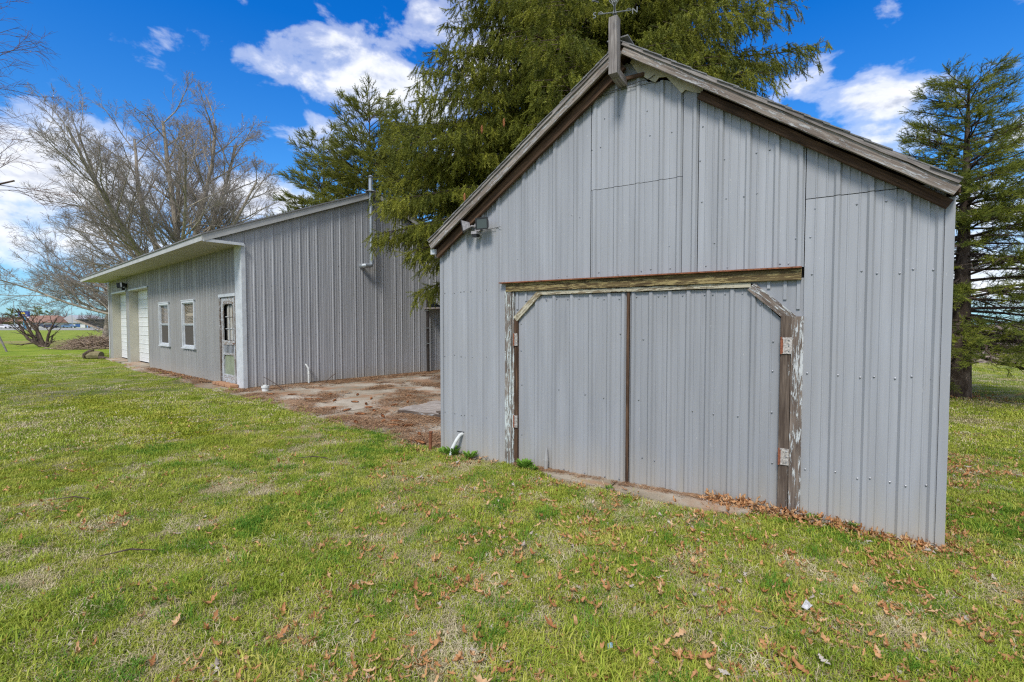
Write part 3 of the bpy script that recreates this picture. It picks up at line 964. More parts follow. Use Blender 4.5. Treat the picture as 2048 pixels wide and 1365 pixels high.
for q in (-1, 1):
    am.tube([c0 + dd * (.02 * q), c0 + dd * (.05 * q) - Vector((0, 0, .05)), c0 + dd * (.015 * q) - Vector((0, 0, .09)), c0 - Vector((0, 0, .12))], 0.004, 5)
am.build('scroll', M_['vane'], va, S)

# drain pipe stubs out of the shed front
dp = MB()
dp.tube([(0.318, 0.02, 0.275), (0.312, -0.05, 0.262), (0.285, -0.085, 0.20), (0.245, -0.115, 0.10), (0.225, -0.13, -0.02)], 0.021, 12)
tag(dp.build('drain_pipe', M_['pvc'], None, S), 'bent white plastic pipe coming out low through the shed wall', 'pipe')
dp = MB()
dp.tube([(1.470, -0.035, -0.01), (1.472, -0.030, 0.13), (1.470, -0.022, 0.265)], [0.020, 0.024, 0.010], 10)
o = dp.build('dented_rib_cap', M_['shed_metal'], leafL, S)
sl = MB()
sl.box(0.235, 0.345, -0.012, -0.0045, 0.292, 0.299)
sl.build('wall_slot', M_['black'], shed, S)

# threshold slab
ap = MB()
pts = [(1.42, .01), (1.44, -.10), (1.62, -.19), (1.95, -.23), (2.25, -.25)]
pts2 = [(2.27, -.25), (2.6, -.29), (3.0, -.30), (3.3, -.27), (3.47, -.16), (3.50, .01)]
apron = tag(link('door_threshold', None, S), 'narrow worn concrete threshold slab in front of the shed doors', 'threshold')
for ps in ([(2.25, .02)] + pts + [], pts2 + [(2.27, .02)]):
    q = ps
    mm = MB()
    n = len(q)
    mm.add([(x, y, 0.032) for x, y in q] + [(x, y, -0.06) for x, y in q], [tuple(range(n)), tuple(range(2 * n - 1, n - 1, -1))] + [(i, i + n, (i + 1) % n + n, (i + 1) % n) for i in range(n)])
    oo = mm.build('slab', M_['concrete'], apron, S)

# ------------------------------------------------------------------ the long building
barn = thing('long_outbuilding', 'long low grey ribbed metal building with garage doors behind the shed', 'outbuilding', B)
RP = 3.65
bz = lambda x: 3.64 + 0.417 * (x + 0.85) if x < RP else 3.64 + 0.417 * (2 * RP - x + 0.85)
bw = lambda x: bz(x) - 0.17
EAVE = 3.49
# core walls with the openings left out: built from boxes behind the cladding
D1, D2 = (12.30, 15.0), (8.85, 11.75)
W1, W2 = (6.14, 7.31), (3.57, 4.75)
DR = (0.43, 1.50)
cor = MB()
segs = [(0.06, DR[0], 0, EAVE), (DR[0], DR[1], 2.33, EAVE), (DR[1], W2[0], 0, EAVE), (W2[0], W2[1], 0, .89), (W2[0], W2[1], 2.285, EAVE), (W2[1], W1[0], 0, EAVE), (W1[0], W1[1], 0, .89), (W1[0], W1[1], 2.285, EAVE),
        (W1[1], D2[0], 0, EAVE), (D2[0], D2[1], 2.93, EAVE), (D2[1], D1[0], 0, EAVE), (D1[0], D1[1], 2.93, EAVE), (D1[1], BD - .02, 0, EAVE)]
for (a, c, z0_, z1_) in segs:
    cor.box(0.012, 0.33, a, c, z0_ - .02, z1_)
cor.prism([(0.05, -.05), (BW, -.05), (BW, bw(BW) - .03), (RP, bw(RP) - .03), (0.05, bw(0) - .03)], 0.03, 0.06)
cor.prism([(0.05, -.05), (BW, -.05), (BW, bw(BW) - .03), (RP, bw(RP) - .03), (0.05, bw(0) - .03)], BD - .06, BD - .03)
cor.box(BW - .05, BW, 0.05, BD, 0, 3.5)
cor.build('wall_core', M_['dark'], barn, B)
# long wall cladding (looks to -x of the frame): a frame turned so its y points to +x of B
LW = B @ Matrix(((0, 1, 0, 0), (-1, 0, 0, BD), (0, 0, 1, 0), (0, 0, 0, 1)))   # u' = BD - y
inv = lambda y: BD - y


def lw_panel(ya, yb, z0_, z1_, sd):
    a, c = inv(yb), inv(ya)
    sp_ = 0.2285
    k0 = math.ceil((a + 0.02) / sp_)
    ribs = [k * sp_ for k in range(k0, int(c / sp_) + 1) if a + .055 < k * sp_ < c - .055]
    return ribbed('wall_panel', barn, LW, a + .002, c - .002, lambda u: z0_, lambda u: z1_, ribs, metal=M_['long_metal'], h=0.034, minor=False, rows=2, seed=sd, wid=.034)


cuts = []
y = 0.40
sd = 20


def span(ya, yb, z0_, z1_):
    global sd
    n = max(1, round((yb - ya) / 0.95))
    for i in range(n):
        sd += 1
        lw_panel(ya + (yb - ya) * i / n, ya + (yb - ya) * (i + 1) / n, z0_, z1_, sd)


span(DR[0] - .03, DR[1] + .03, 2.37, EAVE)
span(DR[1] + .03, W2[0], 0.02, EAVE)
span(W2[0], W2[1], .02, .86)
span(W2[0], W2[1], 2.31, EAVE)
span(W2[1], W1[0], .02, EAVE)
span(W1[0], W1[1], .02, .86)
span(W1[0], W1[1], 2.31, EAVE)
span(W1[1], D2[0], .02, EAVE)
span(D2[0], D2[1], 2.97, EAVE)
span(D2[1], D1[0], .02, EAVE)
span(D1[0], D1[1], 2.97, EAVE)
span(D1[1], BD - .06, .02, EAVE)
# rear long wall, far gable
ribbed('rear_wall', barn, B @ Matrix(((0, -1, 0, BW), (1, 0, 0, 0), (0, 0, 1, 0), (0, 0, 0, 1))), 0, BD, lambda u: 0, lambda u: 3.5, [0.3 * i for i in range(1, 52)], metal=M_['gable_metal'], minor=False, rows=1)
ribbed('far_gable_wall', barn, B @ Matrix.Translation((BW, BD, 0)) @ Matrix.Rotation(math.pi, 4, 'Z'), 0, BW, lambda u: 0, lambda u: bw(BW - u), [0.3 * i for i in range(1, 24)], metal=M_['gable_metal'], minor=False, rows=1, breaks=(BW - RP,))
# gable wall: sheets of three ribs
n_sheet = 11
x0g = 0.06
edges = [-0.80, 0.05] + [0.05 + 0.685 * i for i in range(1, 11)] + [BW]
gs = []
for i, (a, c) in enumerate(zip(edges[:-1], edges[1:])):
    ribs = [0.257 + 0.2285 * k for k in range(-5, 32)]
    ribs = [r for r in ribs if a + .035 < r < c - .02]
    if i == 0:
        ribbed('gable_panel', barn, B, a, c - .003, lambda u: EAVE + .02, bw, ribs, metal=M_['gable_metal'], h=0.02, rows=1, seed=60)
    else:
        ribbed('gable_panel', barn, B, a + .002, c - .002, lambda u: 0.05 - 0.002 * u, bw, ribs, metal=M_['gable_metal'], h=0.015, rows=5, seed=60 + i, breaks=(RP,))
    for r in ribs:
        for z in (0.12, 0.72, 1.33, 1.93, 2.55, 3.2, 3.85, 4.5):
            if z < bw(r) - .1 and (z > EAVE or r > 0):
                gs.append((r - .06, z + rnd.uniform(-.01, .01)))
screw_set('screws', barn, B, gs, y0=-0.0065, r=.007)
fd = MB()
fd.box(0.03, BW, 0.004, 0.03, -0.05, 0.055)
fd.build('foundation', M_['concrete'], barn, B)
# white corner trim
ct = MB()
ct.box(-0.042, -0.036, -0.03, 0.39, 0.0, EAVE)
ct.box(-0.036, 0.055, -0.034, -0.028, 0.0, EAVE + .02)
o = ct.build('corner_trim', M_['trim_white'], barn, B)
o['label'] = 'wide white corner trim board'
ct = MB()
ct.box(-0.042, -0.036, BD - .10, BD + .02, 0.0, EAVE)
ct.build('corner_trim', M_['trim_white'], barn, B)
# roof
for sg in (0, 1):
    mx_ = (lambda x: x) if sg == 0 else (lambda x: 2 * RP - x)
    rf = MB()
    a, c = -0.90, RP
    za, zc = bz(a), bz(RP)
    vs = [(mx_(a), -.14, za - .02), (mx_(c), -.14, zc - .02), (mx_(c), BD + .72, zc - .02), (mx_(a), BD + .72, za - .02),
          (mx_(a), -.14, za + .012), (mx_(c), -.14, zc + .012), (mx_(c), BD + .72, zc + .012), (mx_(a), BD + .72, za + .012)]
    rf.add(vs, [(0, 3, 2, 1), (4, 5, 6, 7), (0, 1, 5, 4), (1, 2, 6, 5), (2, 3, 7, 6), (3, 0, 4, 7)])
    rf.build('roof', M_['shingle'], barn, B)
    board('rake_board', (mx_(-.86), -0.105, bz(-.86) - .10), (mx_(RP - .002), -0.105, bz(RP) - .10), 0.15, 0.025, M_['fascia'], barn, B)
fa = MB()
for i in range(5):
    ya, yb = -0.092 + i * 3.31, -0.092 + (i + 1) * 3.31 - .004
    f1 = MB()
    f1.box(-0.875, -0.852, ya, yb, EAVE - .015, bz(-.87) - .022)
    f1.build('fascia_board', M_['fascia'], barn, B)
for i in range(42):
    ya = -0.09 + i * (BD + .8) / 42
    s1 = MB()
    s1.box(-0.852, -0.002 if ya < BD else -0.002, ya, ya + (BD + .8) / 42 - .006, EAVE - .004 + .0, EAVE + .008)
    s1.build('soffit_panel', M_['soffit'], barn, B)
ec = MB()
ec.box(-0.85, -0.0, -0.11, -0.091, EAVE - .03, EAVE + .035)
ec.build('soffit_end_trim', M_['trim_white'], barn, B)
# garage doors
for (ya, yb) in (D1, D2):
    gd = link('garage_door', None, B @ Matrix.Translation((0.27, ya, 0)), barn)
    nS, H0, H1 = 8, 0.10, 2.90
    for k in range(nS):
        z0_, z1_ = H0 + (H1 - H0) * k / nS, H0 + (H1 - H0) * (k + 1) / nS
        s1 = MB()
        prof = [(0.30, z0_ + .004), (0.262, z0_ + .004), (0.262, z0_ + .02), (0.270, z0_ + .03), (0.270, (z0_ + z1_) / 2 - .02), (0.263, (z0_ + z1_) / 2), (0.270, (z0_ + z1_) / 2 + .02), (0.270, z1_ - .022), (0.262, z1_ - .012), (0.262, z1_ - .004), (0.30, z1_ - .004)]
        n = len(prof)
        s1.add([(x, ya + .02, z) for x, z in prof] + [(x, yb - .02, z) for x, z in prof], [tuple(range(n)), tuple(range(2 * n - 1, n - 1, -1))] + [(i, i + n, (i + 1) % n + n, (i + 1) % n) for i in range(n)])
        s1.build('door_section', M_['garage'], gd, B)
    # reveals of the opening
    jm = MB()
    jm.box(-0.02, 0.335, yb - .012, yb + .0, 0.0, 2.93)
    jm.box(-0.02, 0.335, ya, ya + .012, 0.0, 2.93)
    jm.box(-0.02, 0.335, ya + .012, yb - .012, 2.905, 2.93)
    jm.build('door_reveal', M_['trim_white'] if False else M_['soffit'], barn, B)
    jm = MB()
    jm.box(-0.045, -0.021, ya - .03, yb + .03, 2.91, 2.965)
    jm.build('door_lintel_trim', M_['trim_white'], barn, B)
    jm = MB()
    jm.box(-0.30, 0.28, ya - .1, yb + .1, -0.06, 0.06)
    jm.build('door_sill', M_['concrete'], barn, B)
    bk = MB()
    bk.box(0.301, 0.33, ya, yb, 0, 2.93)
    bk.build('wall_core', M_['dark'], barn, B)


# windows
def window(ya, yb, wavy_refl):
    wn = link('window', None, B @ Matrix.Translation((0, ya, .885)), barn)
    z0_, z1_, zm = .885, 2.285, 1.575
    f = MB()
    for (a, c, d, e) in ((ya, ya + .055, z0_, z1_), (yb - .055, yb, z0_, z1_), (ya + .055, yb - .055, z0_, z0_ + .05), (ya + .055, yb - .055, z1_ - .06, z1_)):
        f.box(-0.05, 0.06, a, c, d, e)
    f.build('frame', M_['trim_white'], wn, B)
    for nm, d, e, xo in (('sash', zm, z1_ - .06, 0.0), ('sash', z0_ + .05, zm, 0.02)):
        f = MB()
        for (a, c, p, q) in ((ya + .055, ya + .085, d, e), (yb - .085, yb - .055, d, e), (ya + .085, yb - .085, d, d + .03), (ya + .085, yb - .085, e - .03, e)):
            f.box(-.02 + xo, .0195 + xo, a, c, p, q)
        so_ = f.build('sash', M_['trim_white'], wn, B)
    p = MB()
    p.box(0.024, 0.028, ya + .085, yb - .085, zm + .03, z1_ - .09)
    p.build('pane', M_['darkglass'] if not wavy_refl else M_['blind'], wn, B)
    p = MB()
    p.box(0.018, 0.022, ya + .085, yb - .085, z0_ + .08, zm - .03)
    p.build('insect_screen', M_['screen'], wn, B)
    # blind slats in the upper sash, some bowed to imitate a wavy glass reflection
    n = 13
    for k in range(n):
        z = zm + .05 + k * (z1_ - .09 - zm - .05) / n
        s1 = MB()
        pts = []
        for i in range(9):
            t = i / 8
            bow = (0.05 * (1 - (2 * t - 1) ** 2) * (1 if k > n * .45 else -.8) * (1.0 if wavy_refl else 0.0))
            pts.append((ya + .10 + (yb - ya - .20) * t, z + bow))
        for (p0, p1) in zip(pts[:-1], pts[1:]):
            s1.add([(0.012, p0[0], p0[1]), (0.012, p1[0], p1[1]), (0.020, p1[0], p1[1] + .026), (0.020, p0[0], p0[1] + .026)], [(0, 1, 2, 3), (3, 2, 1, 0)])
        s1.build('blind_slat', M_['blind'], wn, B)
    st = MB()
    st.box(-0.075, 0.0, ya - .03, yb + .03, z0_ - .032, z0_ - .003)
    st.build('sill', M_['trim_white'], wn, B)
    st = MB()
    st.box(-0.06, 0.0, ya - .02, yb + .02, z1_ + .002, z1_ + .03)
    st.build('head_trim', M_['trim_white'], wn, B)
    bk = MB()
    bk.box(0.20, 0.24, ya, yb, z0_, z1_)
    bk.build('wall_core', M_['dark'], barn, B)


window(*W1, False)
window(*W2, True)

# old glazed screen door
dr = link('entry_door', None, B @ Matrix.Translation((0, DR[0], 0)), barn)
dr['label'] = 'worn pale wooden screen door with peeling paint'
ya, yb = DR
f = MB()
f.box(-0.045, 0.05, ya - .03, ya + .045, 0.02, 2.28)
f.box(-0.045, 0.05, yb - .045, yb + .03, 0.02, 2.28)
f.build('door_frame', M_['peel_half'], barn, B)
f = MB()
f.box(-0.055, 0.05, ya - .04, yb + .04, 2.282, 2.36)
f.build('door_frame_head', M_['trim_white'], barn, B)


def dboard(nm, y0_, y1_, z0_, z1_, x0_=-.02, x1_=.015, m_='pale_door'):
    p0 = (0.5 * (x0_ + x1_), 0.5 * (y0_ + y1_), z0_)
    if (z1_ - z0_) > (y1_ - y0_):
        return board(nm, p0, (p0[0], p0[1], z1_), y1_ - y0_, x1_ - x0_, M_[m_], dr, B, up=(-1, 0, 0))
    return board(nm, (p0[0], y0_, (z0_ + z1_) / 2), (p0[0], y1_, (z0_ + z1_) / 2), z1_ - z0_, x1_ - x0_, M_[m_], dr, B, up=(-1, 0, 0))


a, c = ya + .05, yb - .05
dboard('stile', a, a + .115, .05, 2.27)
dboard('stile', c - .115, c, .05, 2.27)
dboard('rail', a + .115, c - .115, 2.10, 2.27)
dboard('rail', a + .115, c - .115, 1.06, 1.17)
dboard('rail', a + .115, c - .115, .80, .85)
dboard('kick_board', a + .115, c - .115, .05, .30)
for q in range(9):
    yy = a + .14 + q * (c - a - .28) / 8
    s1 = MB()
    s1.cyl((-.002, yy, .85), (-.002, yy, 1.06), 0.009, n=8)
    s1.build('spindle', M_['trim_white'], dr, B)
for (yy, z0_, z1_) in ((a + .33, 1.17, 2.10), (a + .56, 1.17, 2.10)):
    dboard('glazing_bar', yy - .012, yy + .012, z0_, z1_, .022, .04, 'pale_door')
for zz in (1.47, 1.78):
    dboard('glazing_bar', a + .115, c - .115, zz - .012, zz + .012, .042, .055, 'pale_door')
p = MB()
p.box(0.058, 0.062, a + .115, c - .115, 1.17, 2.10)
p.build('pane', M_['darkglass'], dr, B)
for k in range(12):
    s1 = MB()
    s1.box(0.0560, 0.0570 + .0006 * (k % 2), a + .10 + k * .055, a + .150 + k * .055, 1.18, 2.06)
    s1.build('curtain_fold', M_['curtain'], dr, B)
p = MB()
p.box(0.006, 0.012, a + .115, c - .115, .30, .80)
p.build('pane', M_['pane_green'], dr, B)
for sy, yc in ((1, a + .115), (-1, c - .115)):
    br = MB()
    br.tube([(-.004, yc, .70), (-.004, yc + sy * .02, .76), (-.004, yc + sy * .08, .798)], .012, 6)
    br.tube([(-.004, yc, 1.98), (-.004, yc + sy * .03, 2.05), (-.004, yc + sy * .10, 2.098)], .012, 6)
    br.build('corner_bracket', M_['pale_door'], dr, B)
kn = MB()
kn.cyl((-.02, a + .06, 1.10), (-.065, a + .06, 1.10), .014, .02, n=10)
kn.build('handle', M_['rust'], dr, B)
bk = MB()
bk.box(0.2, 0.24, ya, yb, 0, 2.3)
bk.build('wall_core', M_['dark'], barn, B)
# bricks of the doorstep
stp = tag(link('brick_doorstep', None, B), 'row of loose orange bricks forming a step under the old screen door', 'doorstep')
brk = MB()
brk.box(-.10, .10, -.10, .10, 0, .075)
bme = brk.mesh('brick', M_['brick'])
for k in range(6):
    bo = link('brick', bme, B @ Matrix.Translation((-.14 + rnd.uniform(-.012, .012), .36 + .205 * k, .035)) @ Matrix.Rotation(rnd.uniform(-.08, .08), 4, 'Z'), stp)
    bv = bo.modifiers.new('bevel', 'BEVEL')
    bv.width = .012
    bv.segments = 2

f2 = thing('floodlight', 'small dark twin floodlight on the grey wall between the two garage doors', 'floodlight', B @ Matrix.Translation((-.03, 12.1, 3.12)), 'outdoor floodlights')
floodlight(f2, B @ Matrix.Translation((-.03, 12.05, 3.14)) @ Matrix.Rotation(R(-90), 4, 'Z'), 1.7, True)

# flue on the gable wall
fp = thing('flue_pipe', 'galvanised flue pipe with elbow rising up the gable wall of the long building', 'flue pipe', B @ Matrix.Translation((3.2, -.1, 3.28)))
m1 = MB()
m1.tube([(3.19, 0.0, 3.27), (3.19, -.13, 3.27), (3.22, -.17, 3.275), (3.36, -.17, 3.285), (3.415, -.17, 3.31), (3.43, -.17, 3.37), (3.43, -.17, 3.45)], .068, 14)
m1.build('elbow', M_['galv'], fp, B)
m1 = MB()
m1.cyl((3.43, -.17, 3.45), (3.43, -.17, 5.80), .056, n=16)
m1.build('stack', M_['galv'], fp, B)
for z in (3.46, 4.25, 5.05):
    m1 = MB()
    m1.cyl((3.43, -.17, z), (3.43, -.17, z + .03), .063, n=16)
    m1.build('collar', M_['galv'], fp, B)
m1 = MB()
m1.cyl((3.43, -.17, 5.42), (3.43, -.17, 5.46), .17, .10, n=16)
m1.build('storm_collar', M_['galv'], fp, B)
m1 = MB()
m1.cyl((3.43, -.17, 5.85), (3.43, -.17, 5.90), .085, .02, n=16)
m1.cyl((3.43, -.17, 5.80), (3.43, -.17, 5.85), .03, n=6)
m1.build('cap', M_['galv'], fp, B)

# black downpipe with brackets and the lean-to canopy
dpp = thing('downpipe', 'black vertical pipe with wall brackets beside the small canopy', 'pipe', B @ Matrix.Translation((5.5, -.15, 0)))
m1 = MB()
m1.tube([(5.52, -.15, .02), (5.51, -.15, 1.3), (5.52, -.15, 2.62)], .05, 8)
m1.build('pipe_shaft', M_['dark_brown'], dpp, B)
for z in (.95, 1.45, 2.02):
    m1 = MB()
    m1.box(5.30, 5.60, -.21, -.195, z, z + .02)
    m1.build('bracket', M_['galv'], dpp, B)
cp = thing('canopy', 'small weathered shingled canopy on the gable wall behind the shed', 'canopy', B @ Matrix.Translation((5.6, -.5, 2.1)))
for k in range(6):
    m1 = MB()
    y0_, y1_ = -.85 + k * .14, -.85 + k * .14 + .19
    z0_, z1_ = 2.17 + k * .07, 2.17 + k * .07 + .085
    m1.add([(5.45, y0_, z0_), (7.4, y0_, z0_), (7.4, y1_, z1_), (5.45, y1_, z1_), (5.45, y0_, z0_ + .02), (7.4, y0_, z0_ + .02), (7.4, y1_, z1_ + .012), (5.45, y1_, z1_ + .012)],
           [(0, 3, 2, 1), (4, 5, 6, 7), (0, 1, 5, 4), (1, 2, 6, 5), (2, 3, 7, 6), (3, 0, 4, 7)])
    m1.build('shingle', M_['shingle'], cp, B)
m1 = MB()
m1.box(5.42, 7.4, -.93, -.86, 2.05, 2.165)
m1.build('gutter', M_['black'], cp, B)
m1 = MB()
m1.box(5.47, 7.38, -.85, -.02, 2.08, 2.13)
m1.build('canopy_frame', M_['old_grey'], cp, B)

# ------------------------------------------------------------------ concrete patio and walkway
patio = tag(link('concrete_patio', None, B), kind='structure')
xe = [-0.55, 1.35, 3.2, 5.2, 7.5]
ye = [-8.2, -6.5, -4.6, -2.7, -.95, -0.0]
for i in range(4):
    for j in range(5):
        m1 = MB()
        j1, j2, j3 = rnd.uniform(-.008, .008), rnd.uniform(-.006, .006), rnd.uniform(-.006, .006)
        a, c, d, e = xe[i] + .014, xe[i + 1] - .014, ye[j] + .014, ye[j + 1] - .014
        m1.add([(a, d, -.1), (c, d, -.1), (c, e, -.1), (a, e, -.1), (a, d, .022 + j1), (c, d, .022 + j2), (c, e, .022 + j3), (a, e, .022)],
               [(0, 3, 2, 1), (4, 5, 6, 7), (0, 1, 5, 4), (1, 2, 6, 5), (2, 3, 7, 6), (3, 0, 4, 7)])
        m1.build('slab', M_['concrete'], patio, B)
walk = tag(link('walkway', None, B), kind='structure')
for k, (d, e, wd) in enumerate(((0.0, 1.65, .62), (1.67, 3.2, .50), (3.22, 4.9, .40), (5.1, 6.9, .50), (6.92, 8.7, .62), (8.72, 10.2, .55))):
    m1 = MB()
    m1.box(-wd, -.02, d, e, -.1, .03 - (.012 if k in (2, 3) else 0))
    m1.build('slab', M_['concrete'], walk, B)

# ------------------------------------------------------------------ things on the patio
def put(x, y, z=0, rot=0, FM=None):
    return (FM or Matrix.Identity(4)) @ Matrix.Translation((x, y, z)) @ Matrix.Rotation(rot, 4, 'Z')


FP = frame(-2.02, 8.42, 0.88, -0.50)
pal = thing('wooden_pallet', 'weathered grey wooden board panel lying flat on the patio by the shed', 'pallet', FP)
for k in range(7):
    board('plank', (0.0 + .03 * math.sin(k * 5), .10 + k * .156, .088 + .004 * (k % 3)), (1.9, .10 + k * .156, .088 + .003 * (k % 2)), .128, .018, M_['pale_plank'], pal, FP, up=(0, 0, 1), rough=.002, seg=4, seed=k)
for q in (.0, .95, 1.85):
    board('bearer', (q + .03, .03, .050), (q + .03, 1.08, .050), .06, .056, M_['jamb_brown'], pal, FP, up=(0, 0, 1))
board('bearer', (0.0, .015, .055), (1.9, .015, .055), .055, .035, M_['jamb_brown'], pal, FP, up=(0, -1, 0))
board('diagonal_brace', (.85, .05, .108), (1.45, 1.05, .108), .15, .02, M_['jamb_brown'], pal, FP, up=(0, 0, 1), label='brown diagonal brace on top')

m1 = MB()
m1.cyl((-1.03, 5.98, -.05), (-1.02, 5.98, .235), .021, n=10)
m1.cyl((-1.02, 5.98, .235), (-1.02, 5.98, .25), .026, n=10)
tag(m1.build('iron_stake', M_['rust']), 'short rusty iron stake standing at the grass edge by the shed corner', 'stake')
m1 = MB()
x_, y_ = -5.42, 12.18
pv = B @ Vector((1.52, -.14, 0))
m1.tube([(pv.x, pv.y, 0), (pv.x, pv.y, .32), (pv.x - .008, pv.y, .42), (pv.x - .05, pv.y + .0, .50), (pv.x - .085, pv.y, .53)], .024, 10)
m1.cyl((pv.x, pv.y, .27), (pv.x, pv.y, .33), .03, n=10)
tag(m1.build('vent_pipe', M_['pvc']), 'bent white plastic vent pipe standing by the gable wall', 'pipe')
cj = thing('cleanout_cap', 'short fat white plastic cleanout cap near the gable wall corner', 'cleanout cap', (-5.78, 11.2, 0))
m1 = MB()
m1.cyl((-5.78, 11.2, 0), (-5.78, 11.2, .10), .072, n=16)
m1.build('pipe_body', M_['pvc'], cj, smooth=False)
m1 = MB()
m1.cyl((-5.78, 11.2, .10), (-5.78, 11.2, .145), .088, n=16)
m1.cyl((-5.78, 11.2, .145), (-5.78, 11.2, .17), .04, n=6)
m1.build('lid', M_['pvc'], cj)
m1 = MB()
m1.box(0, .06, -.05, .05, 0, .075)
tag(m1.build('wood_block', M_['dark_brown'], None, put(-.98, 8.55, .03)), 'small dark block on the patio against the shed corner', 'block')
for (p0, p1, lb) in (((-5.95, 11.45, .33), (-5.38, 11.3, .03), 'thin dark stick leaning near the white cap'), ((-4.85, 12.35, .06), (-4.62, 12.55, .30), 'short dark stick leaning beside the white vent pipe')):
    m1 = MB()
    md = [(p0[i] + p1[i]) / 2 + (.02 if i == 2 else 0) for i in range(3)]
    m1.tube([p0, md, p1], [.006, .008, .01], 6)
    tag(m1.build('stick', M_['bark_dark']), lb, 'stick')

# cones
cm = MB()
nr = 13
for k in range(nr):
    t = k / (nr - 1)
    rr = .022 * math.sin(math.pi * (0.12 + .84 * t)) ** .7
    z = -.06 + .12 * t
    for q in range(7):
        an = (q + .5 * (k % 2)) * 2 * math.pi / 7
        d = (math.cos(an), math.sin(an))
        c_ = (z, d[0] * rr, d[1] * rr)
        t_ = (-d[1], d[0])
        cm.add([(z - .004, d[0] * rr * .5 - t_[0] * .007, d[1] * rr * .5 - t_[1] * .007), (z - .004, d[0] * rr * .5 + t_[0] * .007, d[1] * rr * .5 + t_[1] * .007), (z + .012, d[0] * rr * 1.25, d[1] * rr * 1.25)], [(0, 1, 2), (2, 1, 0)])
cm.tube([(-.062, 0, 0), (-.03, 0, 0), (.03, 0, 0), (.062, 0, 0)], [.006, .015, .015, .004], 6)
cone_me = cm.mesh('spruce_cone', plain('cone_scales', (0.44, 0.20, 0.085), 0.8, 0.35, 40))
cone_px = [(-4.05, 10.6), (-3.55, 9.75), (-3.15, 9.6), (-3.9, 9.9), (-2.95, 10.1), (-2.75, 9.4), (-3.0, 8.6), (-2.6, 8.3), (-2.5, 8.65), (-2.3, 9.1), (-2.25, 8.0), (-2.1, 7.6), (-2.45, 7.65), (-1.85, 7.3), (-1.75, 8.9),
           (-4.9, 10.6), (-5.3, 10.55), (-3.4, 10.5), (-2.0, 9.6), (-1.6, 7.4), (-1.35, 6.7), (-1.2, 6.35), (-1.95, 7.75), (-3.3, 8.9), (-2.7, 9.0), (-1.5, 9.5), (-4.3, 9.9), (-2.2, 10.4)]
for (x, y_) in cone_px:
    o = link('spruce_cone', cone_me, put(x + rnd.uniform(-.1, .1), y_ + rnd.uniform(-.1, .1), .045, rnd.uniform(0, 6.3)) @ Matrix.Rotation(rnd.uniform(0, 6), 4, 'X') @ Matrix.Diagonal((rnd.uniform(1.1, 1.6), 1.05, 1.05, 1)))
    tag(o, 'long brown spruce cone lying on the concrete patio', 'spruce cone', 'spruce cones fallen on the patio')

# ------------------------------------------------------------------ scatter with geometry nodes
def scatter(name, pts, rot, scl, idx, meshes, parent=None, M=None):
    """one object whose points carry copies of the given meshes (pieces nobody could count)"""
    me = bpy.data.meshes.new(name)
    pts = np.asarray(pts, dtype=np.float32)
    n = len(pts)
    me.vertices.add(n)
    me.vertices.foreach_set('co', pts.ravel())
    a = me.attributes.new('rot', 'FLOAT_VECTOR', 'POINT')
    a.data.foreach_set('vector', np.asarray(rot, dtype=np.float32).ravel())
    a = me.attributes.new('scl', 'FLOAT', 'POINT')
    a.data.foreach_set('value', np.asarray(scl, dtype=np.float32))
    a = me.attributes.new('idx', 'INT', 'POINT')
    a.data.foreach_set('value', np.asarray(idx, dtype=np.int32))
    cl = bpy.data.collections.new(name + '_pieces')
    for i, mm in enumerate(meshes):
        oo = bpy.data.objects.new('%02d_%s_piece' % (i, name), mm)
        cl.objects.link(oo)
    for mm in meshes[:1]:
        for mt in mm.materials:
            me.materials.append(mt)
    ng = bpy.data.node_groups.new(name + '_scatter', 'GeometryNodeTree')
    ng.interface.new_socket('Geometry', in_out='INPUT', socket_type='NodeSocketGeometry')
    ng.interface.new_socket('Geometry', in_out='OUTPUT', socket_type='NodeSocketGeometry')
    N = ng.nodes.new
    gi, go = N('NodeGroupInput'), N('NodeGroupOutput')
    iop = N('GeometryNodeInstanceOnPoints')
    ci = N('GeometryNodeCollectionInfo')
    ci.inputs['Collection'].default_value = cl
    ci.inputs['Separate Children'].default_value = True
    ci.inputs['Reset Children'].default_value = True
    iop.inputs['Pick Instance'].default_value = True

    def attr(nm, t):
        q = N('GeometryNodeInputNamedAttribute')
        q.data_type = t
        q.inputs['Name'].default_value = nm
        return q.outputs['Attribute']
    lk = ng.links.new
    lk(gi.outputs[0], iop.inputs['Points'])
    lk(ci.outputs[0], iop.inputs['Instance'])
    lk(attr('idx', 'INT'), iop.inputs['Instance Index'])
    er = N('FunctionNodeEulerToRotation')
    lk(attr('rot', 'FLOAT_VECTOR'), er.inputs[0])
    lk(er.outputs[0], iop.inputs['Rotation'])
    lk(attr('scl', 'FLOAT'), iop.inputs['Scale'])
    lk(iop.outputs[0], go.inputs[0])
    o = link(name, me, M, parent)
    md = o.modifiers.new('scatter', 'NODES')
    md.node_group = ng
    return tag(o, kind='stuff')


def quick_mesh(name, V, F, mt):
    me = bpy.data.meshes.new(name)
    V = np.asarray(V, dtype=np.float32).reshape(-1, 3)
    F = np.asarray(F, dtype=np.int32)
    k = F.shape[1]
    me.vertices.add(len(V))
    me.vertices.foreach_set('co', V.ravel())
    me.loops.add(F.size)
    me.loops.foreach_set('vertex_index', F.ravel())
    me.polygons.add(len(F))
    me.polygons.foreach_set('loop_start', np.arange(0, F.size, k, dtype=np.int32))
    me.materials.append(mt)
    me.update(calc_edges=True)
    me.validate()
    return me


